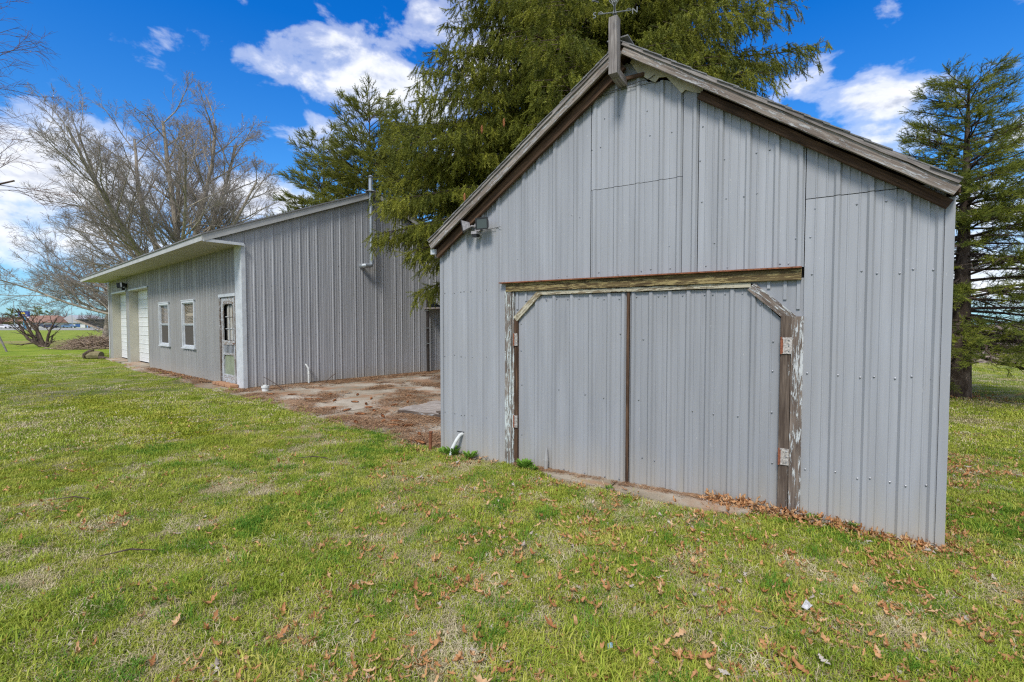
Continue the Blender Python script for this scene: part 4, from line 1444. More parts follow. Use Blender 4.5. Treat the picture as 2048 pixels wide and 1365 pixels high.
# ------------------------------------------------------------------ trees
def tube_mesh(name, lines, mt, smooth=True):
    """lines: list of (points Nx3, radii N, sides)"""
    V, F = [], []
    base = 0
    for (P, Rr, n) in lines:
        P = np.asarray(P, dtype=float)
        m_ = len(P)
        T = np.empty_like(P)
        T[1:-1] = P[2:] - P[:-2]
        T[0] = P[1] - P[0]
        T[-1] = P[-1] - P[-2]
        T /= np.linalg.norm(T, axis=1)[:, None] + 1e-9
        t0 = T[m_ // 2]
        ref = np.array([0.3, 0.1, 1.0]) if abs(t0[2]) < .85 else np.array([1.0, .2, .1])
        A = np.cross(T, ref)
        A /= np.linalg.norm(A, axis=1)[:, None] + 1e-9
        C = np.cross(A, T)
        th = np.arange(n) * 2 * math.pi / n
        ring = P[:, None, :] + (A[:, None, :] * np.cos(th)[None, :, None] + C[:, None, :] * np.sin(th)[None, :, None]) * np.asarray(Rr, dtype=float)[:, None, None]
        V.append(ring.reshape(-1, 3))
        i = np.arange(m_ - 1)[:, None] * n
        k = np.arange(n)[None, :]
        k2 = (k + 1) % n
        F.append((np.stack([i + k, i + k2, i + n + k2, i + n + k], -1) + base).reshape(-1, 4))
        base += m_ * n
    me = quick_mesh(name, np.concatenate(V), np.concatenate(F), mt)
    if smooth:
        me.polygons.foreach_set('use_smooth', [True] * len(me.polygons))
    return me


RF = .50
RMIN = .009


def grow(lines, r, p, d, ln, rad, level, spec):
    """recursive bare branching. spec[level] = (segments, wobble, lift, children, child length, child angle, sides)"""
    seg, wob, lift, nch, cl, ca, sides = spec[level]
    pts = [p.copy()]
    dirs = [d.copy()]
    q = p.copy()
    dd = d.copy()
    for i in range(seg):
        dd = dd + r.normal(0, wob, 3)
        dd[2] += lift
        dd /= np.linalg.norm(dd)
        q = q + dd * (ln / seg)
        pts.append(q.copy())
        dirs.append(dd.copy())
    tip = rad * (0.35 if level < len(spec) - 1 else 0.4)
    rr = [rad + (tip - rad) * (i / seg) for i in range(seg + 1)]
    lines[min(level, 9)].append((pts, rr, sides))
    if level + 1 >= len(spec):
        return
    for k in range(nch):
        t = 0.22 + 0.78 * (k + r.uniform(0.1, .9)) / nch
        f = t * seg
        i = min(int(f), seg - 1)
        fr = f - i
        P0 = pts[i] * (1 - fr) + pts[i + 1] * fr
        D = dirs[i + 1]
        rv = r.normal(0, 1, 3)
        rv -= D * rv.dot(D)
        rv /= np.linalg.norm(rv)
        an = ca * r.uniform(.7, 1.25)
        nd = D * math.cos(an) + rv * math.sin(an)
        R0 = rad + (tip - rad) * t
        grow(lines, r, P0, nd, ln * cl * r.uniform(.65, 1.15) * (1.15 - .55 * t), max(R0 * RF, RMIN), level + 1, spec)


def bare_tree(name, label, cat, base, stems, spec, bk, tw, seed, group=None, trunk=None, split=2):
    t = thing(name, label, cat, base, group)
    r = np.random.RandomState(seed)
    lines = {i: [] for i in range(10)}
    bs = np.array(base, dtype=float)
    if trunk:
        tp, trr = trunk
        lines[0].append(([bs + np.array(q) for q in tp], trr, 12))
    for (p0, d, ln, rad) in stems:
        d = np.array(d, dtype=float)
        grow(lines, r, bs + np.array(p0, dtype=float), d / np.linalg.norm(d), ln, rad, 0, spec)
    M0 = Matrix.Translation(base)
    for nm, lv, mt in (('trunk', range(0, split), bk), ('crown', range(split, 10), tw)):
        ls = [x for l in lv for x in lines[l]]
        if ls:
            ls = [(np.asarray(P) - bs, q, n) for P, q, n in ls]
            o = link(nm, tube_mesh(nm, ls, mt), M0, t)
    return t


SPEC = [(10, .05, .010, 14, .38, .68, 7), (6, .09, .04, 9, .52, .62, 5), (4, .13, .03, 8, .52, .62, 4), (3, .16, .02, 4, .66, .62, 3), (2, .18, .02, 0, 0, 0, 3)]
bx, by = -26.5, 38.5
stems = [((0, 0, 2.6), (.02, 0, 1), 15.0, .30), ((-.1, 0, 2.4), (-.14, .1, 1), 15.2, .28), ((.2, 0, 2.4), (.15, -.1, 1), 15.0, .28), ((-.3, 0, 2.2), (-.30, 0, 1), 14.8, .25), ((.3, 0, 2.2), (.33, .1, 1), 14.4, .26),
         ((-.3, .1, 1.9), (-.50, -.2, 1), 14.0, .20), ((.3, .1, 1.9), (.58, -.2, .95), 12.5, .21), ((-.3, 0, 1.6), (-.80, -.15, .95), 12.8, .15), ((.3, 0, 2.0), (.85, .3, .66), 10.0, .17),
         ((-.2, 0, 1.5), (-1, .2, .62), 13.5, .14), ((-.2, 0, 1.4), (-1, -.2, .30), 13.5, .13), ((-.2, 0, 1.4), (-1, .1, .14), 12.5, .11), ((.3, 0, 1.6), (1, -.1, .45), 8.5, .13), ((0, .2, 2.5), (.1, .6, .9), 14, .20), ((0, -.3, 2.4), (-.1, -.6, .95), 14, .20), ((0, -.2, 2.4), (-.4, -.5, 1), 13.5, .16), ((.1, -.2, 2.4), (.3, -.5, 1), 13, .18)]
bare_tree('maple_tree', 'huge bare spreading maple tree with many stems behind the long building', 'tree', (bx, by, 0), stems, SPEC, M_['bark_maple'], M_['twig'], 11,
          trunk=([(0, 0, -.2), (0, 0, .6), (0, 0, 1.6), (0.05, 0, 3.2)], [1.1, .9, .8, .55]))
# overhanging twigs at the upper left: a near tree whose trunk stands outside the frame
SP2 = [(8, .06, -.01, 10, .48, .55, 6), (6, .09, -.04, 8, .50, .55, 5), (6, .11, -.05, 6, .55, .5, 4), (5, .12, -.04, 0, 0, 0, 3)]
RF = .42
RMIN = .0028
st2 = [((0, 0, 3.2), (1.0, .32, .62), 4.9, .045), ((0, 0, 3.4), (.75, .5, .95), 4.6, .045), ((0, 0, 3.0), (1, .30, .26), 4.3, .04), ((0, 0, 3.4), (-.5, -.6, 1), 4.5, .1), ((0, 0, 3.4), (.2, -.8, 1), 4.0, .1)]
nt_ = bare_tree('budding_tree', 'slender budding tree whose twigs reach in at the upper left corner', 'tree', (-12.6, 7.4, 0), st2, SP2, M_['bark_dark'], M_['twig_red'], 5,
                trunk=([(0, 0, -.1), (.05, 0, 1.5), (0, 0, 3.5)], [.17, .14, .11]))
RF = .50
RMIN = .009
# leaning two-stem tree beyond the far end of the building
SP3 = [(7, .08, .05, 8, .60, .8, 7), (6, .13, .01, 8, .52, .8, 5), (5, .17, .0, 7, .50, .8, 4), (4, .2, -.01, 0, 0, 0, 3)]
bare_tree('leaning_tree', 'leaning bare tree with a forked trunk past the far corner of the building', 'tree', (-38.9, 46.0, 0), [((0, 0, 0), (.22, 0, 1), 6.5, .40), ((.5, .1, 0), (.30, .1, 1), 6.2, .30), ((.9, 0, 3.2), (-1, 0, .7), 5.5, .16), ((.9, 0, 3.6), (-.7, .2, .5), 6.5, .16), ((1.0, 0, 3.8), (1, -.3, .6), 5, .16)],
          SP3, M_['bark_maple'], M_['twig_red'], 21, split=1)
# cut-back shrub
SP4 = [(5, .12, .05, 5, .55, .65, 6), (4, .16, .06, 4, .5, .7, 5), (3, .2, .05, 0, 0, 0, 4)]
bare_tree('pruned_shrub', 'hard-pruned bare shrub with thick crooked branches on the lawn', 'shrub', (-31.8, 32.6, 0), [((0, 0, 0), (-1, 0, .62), 3.2, .13), ((-.1, 0, 0), (-1, .3, 1.0), 2.6, .12), ((0, .1, 0), (-.35, -.3, 1), 2.5, .11), ((.1, 0, 0), (.25, 0, 1), 2.1, .10), ((-.2, 0, 0), (-.7, -.2, .9), 2.9, .11), ((.15, 0, 0), (.9, .1, .9), .9, .09)],
          SP4, M_['bark_dark'], M_['bark_dark'], 8)


# brush pile
bp_ = []
rr_ = np.random.RandomState(4)
for k in range(900):
    c0 = np.array([rr_.normal(0, .85), rr_.normal(0, .7), 0])
    rad_ = math.hypot(c0[0] / 2.2, c0[1] / 1.6)
    hmax = max(.05, 0.80 * (1 - rad_ ** 1.4))
    c0[2] = rr_.uniform(0.02, hmax)
    an = rr_.uniform(0, 6.28)
    l = rr_.uniform(.4, 1.7)
    d = np.array([math.cos(an), math.sin(an), rr_.normal(.0, .34)])
    p0, p2 = c0 - d * l / 2, c0 + d * l / 2
    p1 = c0 + np.array([0, 0, rr_.uniform(.0, .12)])
    for q in (p0, p1, p2):
        q[2] = max(q[2], .02)
    bp_.append(([p0, p1, p2], [.006, .016, .011], 3))
bt = thing('brush_pile', 'low heap of cut brown brushwood on the lawn beyond the building', 'brush pile', (-26.9, 30.9, 0))
tag(link('branches', tube_mesh('branches', bp_, M_['brushm']), Matrix.Translation((-26.9, 30.9, 0)), bt), kind='stuff')

# cut stump pieces near the far corner
sp_ = thing('log_pile', 'mossy cut log with a dark root lying at the far corner of the building', 'log', (-18.9, 21.7, 0))
m1 = MB()
m1.tube([(-19.2, 21.75, .16), (-18.95, 21.7, .19), (-18.6, 21.7, .17)], [.17, .21, .17], 10)
m1.build('log', plain('mossy_log', (0.19, 0.16, 0.085), .9, .35, 6, bump=.8, bscale=20), sp_)
m1 = MB()
m1.tube([(-19.35, 21.7, .05), (-19.3, 21.65, .2), (-19.05, 21.6, .36), (-18.85, 21.6, .42)], [.09, .10, .07, .03], 7)
m1.tube([(-18.6, 21.6, .08), (-18.3, 21.55, .07), (-18.0, 21.5, .03)], [.08, .06, .03], 6)
m1.build('root', M_['bark_dark'], sp_)


# ---- conifers
def sprig_mesh(name, mt, r, fingers, n_need, nl, nw, droop, spread=0.35, fwd=0.9):
    """unit-length spray along +X made of needle-covered fingers"""
    V, F = [], []
    for f in range(fingers):
        if f == 0:
            s0, d = np.zeros(3), np.array([1.0, 0, 0])
            fl_ = 1.0
        else:
            s0 = np.array([r.uniform(.02, .55), 0, 0])
            an = r.uniform(0, 6.28)
            d = np.array([1.0, math.cos(an) * spread * 1.3, math.sin(an) * spread * 1.3])
            d /= np.linalg.norm(d)
            fl_ = r.uniform(.35, .7)
        nn = int(n_need * fl_)
        # stem
        up = np.array([0, 1, 0.3])
        a = np.cross(d, up)
        a /= np.linalg.norm(a)
        c = np.cross(a, d)
        k0 = len(V)
        for t in (0, 1):
            for q in range(3):
                th = q * 2.094
                V.append(s0 + d * fl_ * t + (a * math.cos(th) + c * math.sin(th)) * nw * (1.3 - t * .8))
        for q in range(3):
            q2 = (q + 1) % 3
            F.append((k0 + q, k0 + q2, k0 + 3 + q2))
            F.append((k0 + q, k0 + 3 + q2, k0 + 3 + q))
        for j in range(nn):
            t = (j + r.uniform(0, 1)) / nn
            p = s0 + d * fl_ * t
            th = r.uniform(0, 6.28)
            o_ = a * math.cos(th) + c * math.sin(th)
            nd = o_ + d * fwd * r.uniform(.7, 1.3)
            nd /= np.linalg.norm(nd)
            sd_ = np.cross(nd, r.normal(0, 1, 3))
            sd_ /= np.linalg.norm(sd_)
            l = nl * r.uniform(.7, 1.15) * (1 - .35 * t)
            k = len(V)
            V += [p - sd_ * nw, p + sd_ * nw, p + nd * l]
            F.append((k, k + 1, k + 2))
    return quick_mesh(name, V, F, mt)


def dir_euler(D, roll):
    D = np.asarray(D)
    D = D / (np.linalg.norm(D, axis=1)[:, None] + 1e-9)
    return np.stack([roll, -np.arcsin(np.clip(D[:, 2], -1, 1)), np.arctan2(D[:, 1], D[:, 0])], 1)


def spruce(name, label, base, H, prof, z0, dz, per, mt, sprigs, seed, hang=True, lat=0.10, sprig_len=.42, up0=.25, droop=.10, bare_below=0.0, cat='spruce tree', inner=0.18, trunk_r=.3, group=None, extra=(), dens=1.0, lean=0.0, wob=.05):
    t = thing(name, label, cat, base, group)
    M0 = Matrix.Translation(base)
    r = np.random.RandomState(seed)
    tl = [([(0, 0, -.1), (lean * .2, 0, H * .2), (lean * .5, 0, H * .5), (lean, 0, H * .98)], [trunk_r * 1.15, trunk_r * .9, trunk_r * .55, .015], 10)]
    link('trunk', tube_mesh('trunk', tl, M_['bark']), M0, t)
    br, pts, dirs, scl = [], [], [], []
    dead = []
    z = z0
    blist = []
    while z < H - .15:
        k = per if z < H * .8 else max(4, per - 2)
        ph = r.uniform(0, 6.28)
        for i in range(k):
            an = ph + i * 2 * math.pi / k + r.normal(0, .2)
            blist.append((z + r.uniform(-dz, dz) * .5, an, prof(z, an) * r.uniform(.78, 1.12), None))
        z += dz * r.uniform(.8, 1.2)
    blist += [(a_ + .12, b_, c_ * .94, d_) for (a_, b_, c_, d_) in extra]
    for (zb_, an, Lb, dr_) in blist:
        if Lb < .12:
            continue
        young = max(0.0, (zb_ / H - .55) / .45)
        u0_ = (up0 + .55 * young + r.normal(0, wob)) if dr_ is None else dr_
        if bare_below and zb_ < bare_below:
            u0_ -= .30 * (1 - zb_ / bare_below)
        n = 8
        P = [np.array([lean * zb_ / H, 0, zb_])]
        hd = np.array([math.cos(an), math.sin(an), 0])
        for j in range(1, n + 1):
            s = j / n
            sl_ = u0_ - (droop * 6.0 * (1 - young * .8)) * s + (droop * 7.5) * max(0, s - .62) * (1 - .3 * young)
            P.append(P[-1] + (hd + np.array([r.normal(0, wob), r.normal(0, wob), sl_])) * Lb / n)
        P = np.array(P)
        r0 = .012 + .011 * Lb
        br.append((P, np.linspace(r0, .006, n + 1), 5))
        # laterals
        s = inner
        side = 1
        while s < 1.0:
            f = s * n
            i = min(int(f), n - 1)
            p = P[i] + (P[i + 1] - P[i]) * (f - i)
            d = P[i + 1] - P[i]
            d /= np.linalg.norm(d)
            sd_ = np.array([-hd[1], hd[0], 0]) * side
            side *= -1
            ll = Lb * .34 * (1 - .72 * s) * r.uniform(.7, 1.2) + .12
            ld = d * .75 + sd_ * r.uniform(.6, 1.0)
            ld /= np.linalg.norm(ld)
            nl_ = max(1, int(ll / .16 * dens))
            q = p.copy()
            Q = [q.copy()]
            barez = zb_ < bare_below and r.uniform() < (.72 if s < .5 else .18)
            for j in range(nl_):
                ld2 = ld.copy()
                ld2[2] -= (.06 + .16 * j / nl_) if hang else .02
                q = q + ld2 * ll / nl_
                Q.append(q.copy())
                if barez:
                    continue
                for rep in range(2 if hang else 1):
                    if hang and r.uniform() < .22:
                        dv = ld2 + r.normal(0, .25, 3)      # young shoots along the top of the bough
                        ss = sprig_len * r.uniform(.35, .6)
                    elif hang:
                        dv = np.array([ld[0] * .4 + r.normal(0, .28), ld[1] * .4 + r.normal(0, .28), -1.0])
                        ss = sprig_len * r.uniform(.55, 1.25)
                    else:
                        dv = ld2 + r.normal(0, .33, 3)
                        dv[2] += .12
                        ss = sprig_len * r.uniform(.6, 1.1)
                    pts.append(q + r.normal(0, .03, 3))
                    dirs.append(dv)
                    scl.append(ss)
            (dead if barez else br).append((np.array(Q), np.linspace(.008, .004, len(Q)), 3))
            s += lat * r.uniform(.7, 1.3) / max(Lb, .8) * 1.9
        if not (zb_ < bare_below and r.uniform() < .3):
            for j in range(3):
                pts.append(P[-1] - (P[-1] - P[-2]) * j * .4)
                dirs.append(P[-1] - P[-2] + r.normal(0, .08, 3) * np.linalg.norm(P[-1] - P[-2]))
                scl.append(sprig_len * r.uniform(.8, 1.2))
    link('branches', tube_mesh('branches', br, M_['bark_dark']), M0, t)
    if dead:
        # dead interior twigs
        more = []
        for (Q, rr, n) in dead:
            more.append((Q, rr, n))
            for k in range(6):
                i = r.randint(0, len(Q))
                d = r.normal(0, 1, 3)
                d[2] = -abs(d[2]) * .3
                d *= .22
                more.append((np.array([Q[i], Q[i] + d * .5 + r.normal(0, .02, 3), Q[i] + d]), [.005, .004, .002], 3))
        link('dead_twigs', tube_mesh('dead_twigs', more, M_['deadtwig']), M0, t)
    # leader
    for j in range(8):
        pts.append(np.array([lean, 0, H - .12 - .12 * j]))
        dirs.append(np.array([r.normal(0, .25), r.normal(0, .25), 1.0]))
        scl.append(sprig_len * .6)
    pts = np.array(pts)
    dirs = np.array(dirs)
    rot = dir_euler(dirs, r.uniform(0, 6.28, len(pts)))
    scatter('crown', pts, rot, scl, r.randint(0, len(sprigs), len(pts)), sprigs, t, M0)
    print(name, 'sprays', len(pts))
    return t


rs_ = np.random.RandomState(3)
SG_A = [sprig_mesh('spray', M_['needles'], rs_, 4, 105, .110, .012, .1, .42, .45) for _ in range(4)]
SG_F = [sprig_mesh('spray', M_['needles_far'], rs_, 6, 40, .13, .016, .1, .45) for _ in range(3)]
SG_B = [sprig_mesh('spray', M_['needles_blue'], rs_, 7, 60, .14, .0095, .1, .6) for _ in range(4)]


def prof_big(z, an):
    c = math.cos(an)
    base = 6.9 * (1 - (z / 19.5)) ** .78
    if c > 0:
        base *= .90
    if c < -.2 and z < 5.2:
        base *= .5
    if z < 3.5:
        base *= .75
    return base


spruce('norway_spruce', 'tall dark spruce with drooping branches towering right behind the shed', (2.7, 13.3, 0), 19.0, prof_big, 2.6, .42, 7, None, SG_A, 31,
       hang=True, lat=.082, sprig_len=.41, up0=.16, droop=.11, inner=.06, dens=1.2, trunk_r=.36,
       extra=[(4.0, math.radians(204), 5.5, -.04), (4.9, math.radians(199), 6.4, .08), (5.4, math.radians(206), 6.3, .10), (6.0, math.radians(196), 6.2, .1), (6.5, math.radians(208), 6.0, .12), (5.6, math.radians(192), 5.9, .1), (5.0, math.radians(211), 5.9, .05), (4.6, math.radians(207), 5.7, .02), (4.4, math.radians(213), 5.2, .0), (4.75, math.radians(201), 5.5, .04), (6.9, math.radians(199), 5.9, .12), (7.4, math.radians(206), 5.8, .12), (4.3, math.radians(218), 5.0, .0)])
spruce('spruce_tree', 'dense pointed spruce rising behind the long building roof beside the flue', (-7.6, 26.0, 0), 13.4, lambda z, a: 4.6 * (1 - z / 14.0) ** .62, 4.0, .45, 6, None, SG_F, 32,
       hang=False, lat=.10, dens=1.6, sprig_len=.55, up0=.28, droop=.06, inner=.3, trunk_r=.22, group=None)
spruce('spruce_tree', 'smaller rounded spruce at the left edge of the evergreens above the long roof', (-11.0, 28.4, 0), 12.3, lambda z, a: 3.9 * (1 - z / 13.0) ** .60, 4.0, .48, 6, None, SG_F, 33,
       hang=False, lat=.11, dens=1.5, sprig_len=.55, up0=.28, droop=.06, inner=.3, trunk_r=.2)
spruce('spruce_tree', 'spruce filling the gap between the big spruce and the flue', (-4.9, 24.5, 0), 11.6, lambda z, a: 4.2 * (1 - z / 12.5) ** .60, 3.5, .48, 6, None, SG_F, 34,
       hang=False, lat=.11, dens=1.5, sprig_len=.55, up0=.28, droop=.06, inner=.3, trunk_r=.2)
spruce('blue_spruce', 'dark green spruce with bare lower branches standing on the lawn right of the shed', (9.72, 10.4, 0), 6.9, lambda z, a: (2.55 * (1 - z / 7.4) ** .72 if z > 2.2 else 2.3), 1.1, .25, 7, None, SG_B, 35,
       hang=False, lat=.062, dens=2.1, sprig_len=.30, up0=.10, droop=.035, inner=.26, trunk_r=.19, bare_below=3.5, wob=.13)
# needle mound under the right spruce
# hanging cones in the big spruce
for (x, y_, z) in ((-.55, 8.9, 5.15), (-.15, 9.1, 5.35), (-.9, 9.2, 4.0), (4.9, 11.6, 7.9)):
    o = link('hanging_cone', cone_me, Matrix.Translation((x, y_, z)) @ Matrix.Rotation(R(90), 4, 'Y') @ Matrix.Scale(1.2, 4))
    tag(o, 'brown cone hanging among the drooping branches of the tall spruce', 'spruce cone', 'cones hanging in the tall spruce')

# ------------------------------------------------------------------ far background
# sign
sg = thing('motel_sign', 'blue roadside pole sign with a yellow sun emblem far at the left', 'sign', (-150.8, 150, 0))
sb = MB()
sb.box(-153.7, -150.6, 149.6, 150.2, 3.85, 5.5)
sb.build('sign_panel', plain('sign_blue', (0.03, 0.06, 0.25)), sg)
sb = MB()
sb.box(-152.5, -151.8, 149.85, 150.15, 0, 3.85)
sb.build('pole', plain('sign_pole_blue', (0.08, 0.30, 0.48)), sg)
sb = MB()
c0 = (-152.15, 4.62)
pts = [(c0[0] + .62 * math.cos(a * math.pi / 10), c0[1] + .5 * math.sin(a * math.pi / 10)) for a in range(11)]
sb.prism(pts, 149.52, 149.58)
for a in range(9):
    an = math.pi * (a + .5) / 9
    sb.prism([(c0[0] + .66 * math.cos(an - .09), c0[1] + .55 * math.sin(an - .09)), (c0[0] + .66 * math.cos(an + .09), c0[1] + .55 * math.sin(an + .09)), (c0[0] + .86 * math.cos(an), c0[1] + .72 * math.sin(an))], 149.52, 149.58)
sb.build('sun_emblem', plain('sun_yellow', (0.75, 0.55, 0.08)), sg)
fc = text_mesh('lettering', 'DAYS INN', .56, .01, plain('white_letters', (0.8, 0.8, 0.8)))
link('lettering', fc, Matrix.Translation((-152.15, 149.55, 4.05)) @ Matrix.Rotation(R(90), 4, 'X') @ Matrix.Scale(1.0, 4), sg)
sb = MB()
sb.box(-151.7, -150.4, 149.7, 150.1, 3.4, 3.75)
sb.build('lower_sign_panel', plain('sign_white', (0.6, 0.58, 0.62)), sg)

# street lamps
for (x, y_, h, arm, lb) in ((-124.3, 120, 7.3, 1.0, 'tall thin street lamp standing left of the blue roadside sign'), (-163, 178, 8.2, .9, 'thin street lamp rising behind the white gabled house')):
    t = thing('street_lamp', lb, 'street lamp', (x, y_, 0), 'street lamps along the road')
    m1 = MB()
    m1.cyl((x, y_, 0), (x, y_, h), .10, .06, n=8)
    m1.build('pole', M_['galv'], t)
    m1 = MB()
    m1.cyl((x, y_, h - .05), (x + arm * 1.5, y_, h + .02), .04, n=6)
    m1.build('arm', M_['galv'], t)
    m1 = MB()
    m1.box(x + arm * 1.5, x + arm * 1.5 + .7, y_ - .15, y_ + .15, h - .06, h + .06)
    m1.build('lamp_head', M_['galv'], t)


def house(name, label, cat, x0, x1, y0, y1, hw, hr, wallc, roofc, hip=False, wins=(), gable_front=False):
    t = thing(name, label, cat, (x0, y0, 0))
    m1 = MB()
    m1.box(x0, x1, y0, y1, 0, hw)
    wo = m1.build('wall', plain('house_wall', wallc, .8), t)
    m1 = MB()
    e = .5
    ym, xm = (y0 + y1) / 2, (x0 + x1) / 2
    if gable_front:
        m1.add([(x0 - e, y0 - e, hw), (x1 + e, y0 - e, hw), (x1 + e, y1 + e, hw), (x0 - e, y1 + e, hw), (xm, y0 - e, hr), (xm, y1 + e, hr)], [(0, 1, 4), (1, 2, 5, 4), (2, 3, 5), (3, 0, 4, 5), (0, 3, 2, 1)])
    else:
        k = (x1 - x0) * .16 if hip else 0
        m1.add([(x0 - e, y0 - e, hw), (x1 + e, y0 - e, hw), (x1 + e, y1 + e, hw), (x0 - e, y1 + e, hw), (x0 - e + k, ym, hr), (x1 + e - k, ym, hr)], [(0, 1, 5, 4), (1, 2, 5), (2, 3, 4, 5), (3, 0, 4), (0, 3, 2, 1)])
    m1.build('roof', plain('house_roof', roofc, .9), t)
    for (a, c, z0_, z1_, cc) in wins:
        m1 = MB()
        m1.box(a, c, y0 - .06, y0 - .01, z0_, z1_)
        fo = m1.build('window', plain('window_dark', cc, .3), t)
    return t


D_ = 190
house('motel_building', 'long low building with brown hipped roof behind the blue sign', 'building', -203, -183, D_, D_ + 14, 2.1, 5.0, (0.50, 0.50, 0.52), (0.26, 0.15, 0.11), True,
      [(-202 + 3.0 * k, -200.6 + 3.0 * k, .6, 1.7, (0.08, .10, .16)) for k in range(6)])
house('white_house', 'white house with a pale grey front gable by the road at far left', 'house', -187.5, -176, D_ + 8, D_ + 20, 1.9, 5.2, (0.62, 0.64, 0.67), (0.40, 0.41, 0.43), False,
      [(-186.5, -181.5, .2, 1.5, (0.05, .05, .06)), (-180, -178, .2, 1.5, (0.05, .12, .32))], True)
house('blue_storefront', 'low blue and white storefront next to the white gabled house', 'building', -175.3, -168, D_ + 8, D_ + 18, 2.3, 2.9, (0.15, 0.33, 0.62), (0.5, 0.52, 0.56), False, [(-174, -171, .2, 1.5, (.1, .1, .12))])
house('grey_house', 'pale grey roofed house between the motel and the white gabled house', 'house', -204, -196, D_ + 20, D_ + 30, 2.0, 3.6, (0.55, 0.57, 0.6), (0.35, 0.42, 0.5), False, [(-201, -199, .5, 1.5, (.1, .12, .2))])

# trailer
tr = thing('dump_trailer', 'long black open trailer with a sloping front end parked by the road', 'trailer', (-103.2, 116, 0))
m1 = MB()
m1.prism([(-97.8, 0.35), (-78.2, 0.35), (-78.2, 2.55), (-103.8, 2.55)], 115, 118)
m1.build('body', plain('trailer_black', (0.022, 0.022, 0.024), .5), tr)
m1 = MB()
m1.prism([(-104.8, 2.55), (-98.1, 0.02), (-97.2, 0.02), (-98.0, .36), (-103.9, 2.55)], 114.4, 114.95)
m1.build('front_edge', plain('trailer_front', (0.36, 0.29, 0.24)), tr)
m1 = MB()
m1.box(-104.1, -78.2, 114.8, 118.2, 2.55, 2.75)
m1.build('top_rail', plain('rail_dark', (0.06, 0.06, 0.06)), tr)
for k in range(4):
    m1 = MB()
    m1.cyl((-86.2 + k * 1.6 + (3 if k > 1 else 0), 114.9, .45), (-86.2 + k * 1.6 + (3 if k > 1 else 0), 115.2, .45), .45, n=14)
    m1.build('wheel', M_['black'], tr)


def car(label, x, y_, c, rot):
    M0 = put(x, y_, 0, rot)
    t = thing('parked_car', label, 'car', M0, 'cars beside the road')
    m1 = MB()
    m1.prism([(-2.2, .3), (2.2, .3), (2.25, .75), (1.2, .95), (.6, 1.42), (-1.1, 1.45), (-1.9, 1.0), (-2.25, .9)], -.85, .85)
    m1.build('body', plain('car_paint', c, .3, .05), t, M0)
    m1 = MB()
    m1.prism([(.95, .96), (.55, 1.34), (-1.05, 1.37), (-1.6, .99)], -.87, .87)
    m1.build('windows', M_['darkglass'], t, M0)
    for wx in (-1.35, 1.4):
        for wy in (-.87, .70):
            m1 = MB()
            m1.cyl((wx, wy, .32), (wx, wy + .17, .32), .32, n=14)
            m1.build('wheel', M_['black'], t, M0)


car('white car at the far left edge beside the road', -175.8, 166, (.7, .7, .72), .1)
car('silver car parked just right of the white one at far left', -171.2, 166, (.45, .47, .5), .0)
car('dark car parked in front of the brown-roofed building', -176.0, 183, (.05, .06, .1), .2)
car('blue-grey car parked near the white gabled house', -171.5, 186, (.12, .22, .35), .1)

# background trees
SPB = [(5, .10, .03, 8, .55, .7, 5), (4, .15, .02, 7, .5, .7, 4), (4, .18, .0, 6, .5, .7, 3), (3, .2, 0, 0, 0, 0, 3)]
for (nm, lb, x, y_, h, rad, tw, sd_) in (('bare_tree', 'pinkish bare tree at the left edge beyond the road', -190, 178, 7.0, .3, M_['twig_red'], 41), ('bare_tree', 'round brown bare tree behind the white gabled house', -192, 205, 8.6, .35, M_['twig_red'], 42),
                                         ('bare_tree', 'loose bare tree right of the round brown one', -184, 205, 6.8, .3, M_['twig'], 43), ('bare_tree', 'bare tree above the black trailer', -163, 185, 7.2, .3, M_['twig_red'], 44),
                                         ('bare_tree', 'small bare tree between the blue sign and the white house', -213, 215, 6.0, .25, M_['twig'], 45)):
    ds = [((0, 0, h * .15), (math.cos(a) * .75, math.sin(a) * .75, .75), h * .62, rad * .6) for a in (0.2, 1.2, 2.3, 3.3, 4.3, 5.4)] + [((0, 0, 0), (0, 0, 1), h * .8, rad)]
    bare_tree(nm, lb, 'tree', (x, y_, 0), ds, SPB, tw, tw, sd_, 'trees beyond the road')
SG_C = [sprig_mesh('spray', M_['needles_blue'], rs_, 3, 14, .25, .04, .1, .5) for _ in range(2)]
for (lb, x, y_, h) in (('dark small evergreen left of the blue sign', -189, 182, 6.8), ('dark pointed evergreen right of the blue sign', -195.5, 198, 7.9), ('tall evergreen between the motel and the brown tree', -200, 208, 6.2)):
    spruce('evergreen_tree', lb, (x, y_, 0), h, lambda z, a, h=h: h * .38 * (1 - z / (h * 1.03)) ** .8, 1.0, 1.1, 5, None, SG_C, int(h * 10), hang=False, lat=.5, sprig_len=1.5, up0=.1, droop=.03, inner=.2, trunk_r=.2, cat='tree', group='trees beyond the road')
# distant tree line
tlm = []
r9 = np.random.RandomState(9)
for k in range(1500):
    x = r9.uniform(-560, -70)
    if False:
        continue
    y_ = r9.uniform(330, 380) if x < 0 else r9.uniform(420, 520)
    h = r9.uniform(3.0, 8.0)
    for j in range(3):
        p0 = np.array([x, y_, 0])
        p2 = p0 + np.array([r9.normal(0, 1.6), 0, h * r9.uniform(.6, 1)])
        tlm.append(([p0, (p0 + p2) / 2 + r9.normal(0, .3, 3), p2], [.5, .5, .12], 3))
tag(link('treeline', tube_mesh('treeline', tlm, M_['twig'])), kind='stuff')
# leaning wooden stake at the left edge of the lawn
m1 = MB()
m1.cyl((-28.75, 27.3, -.05), (-29.3, 27.3, 1.15), .045, n=8)
tag(m1.build('wooden_stake', M_['old_grey']), 'thin grey stake leaning in the lawn at the left edge', 'stake')

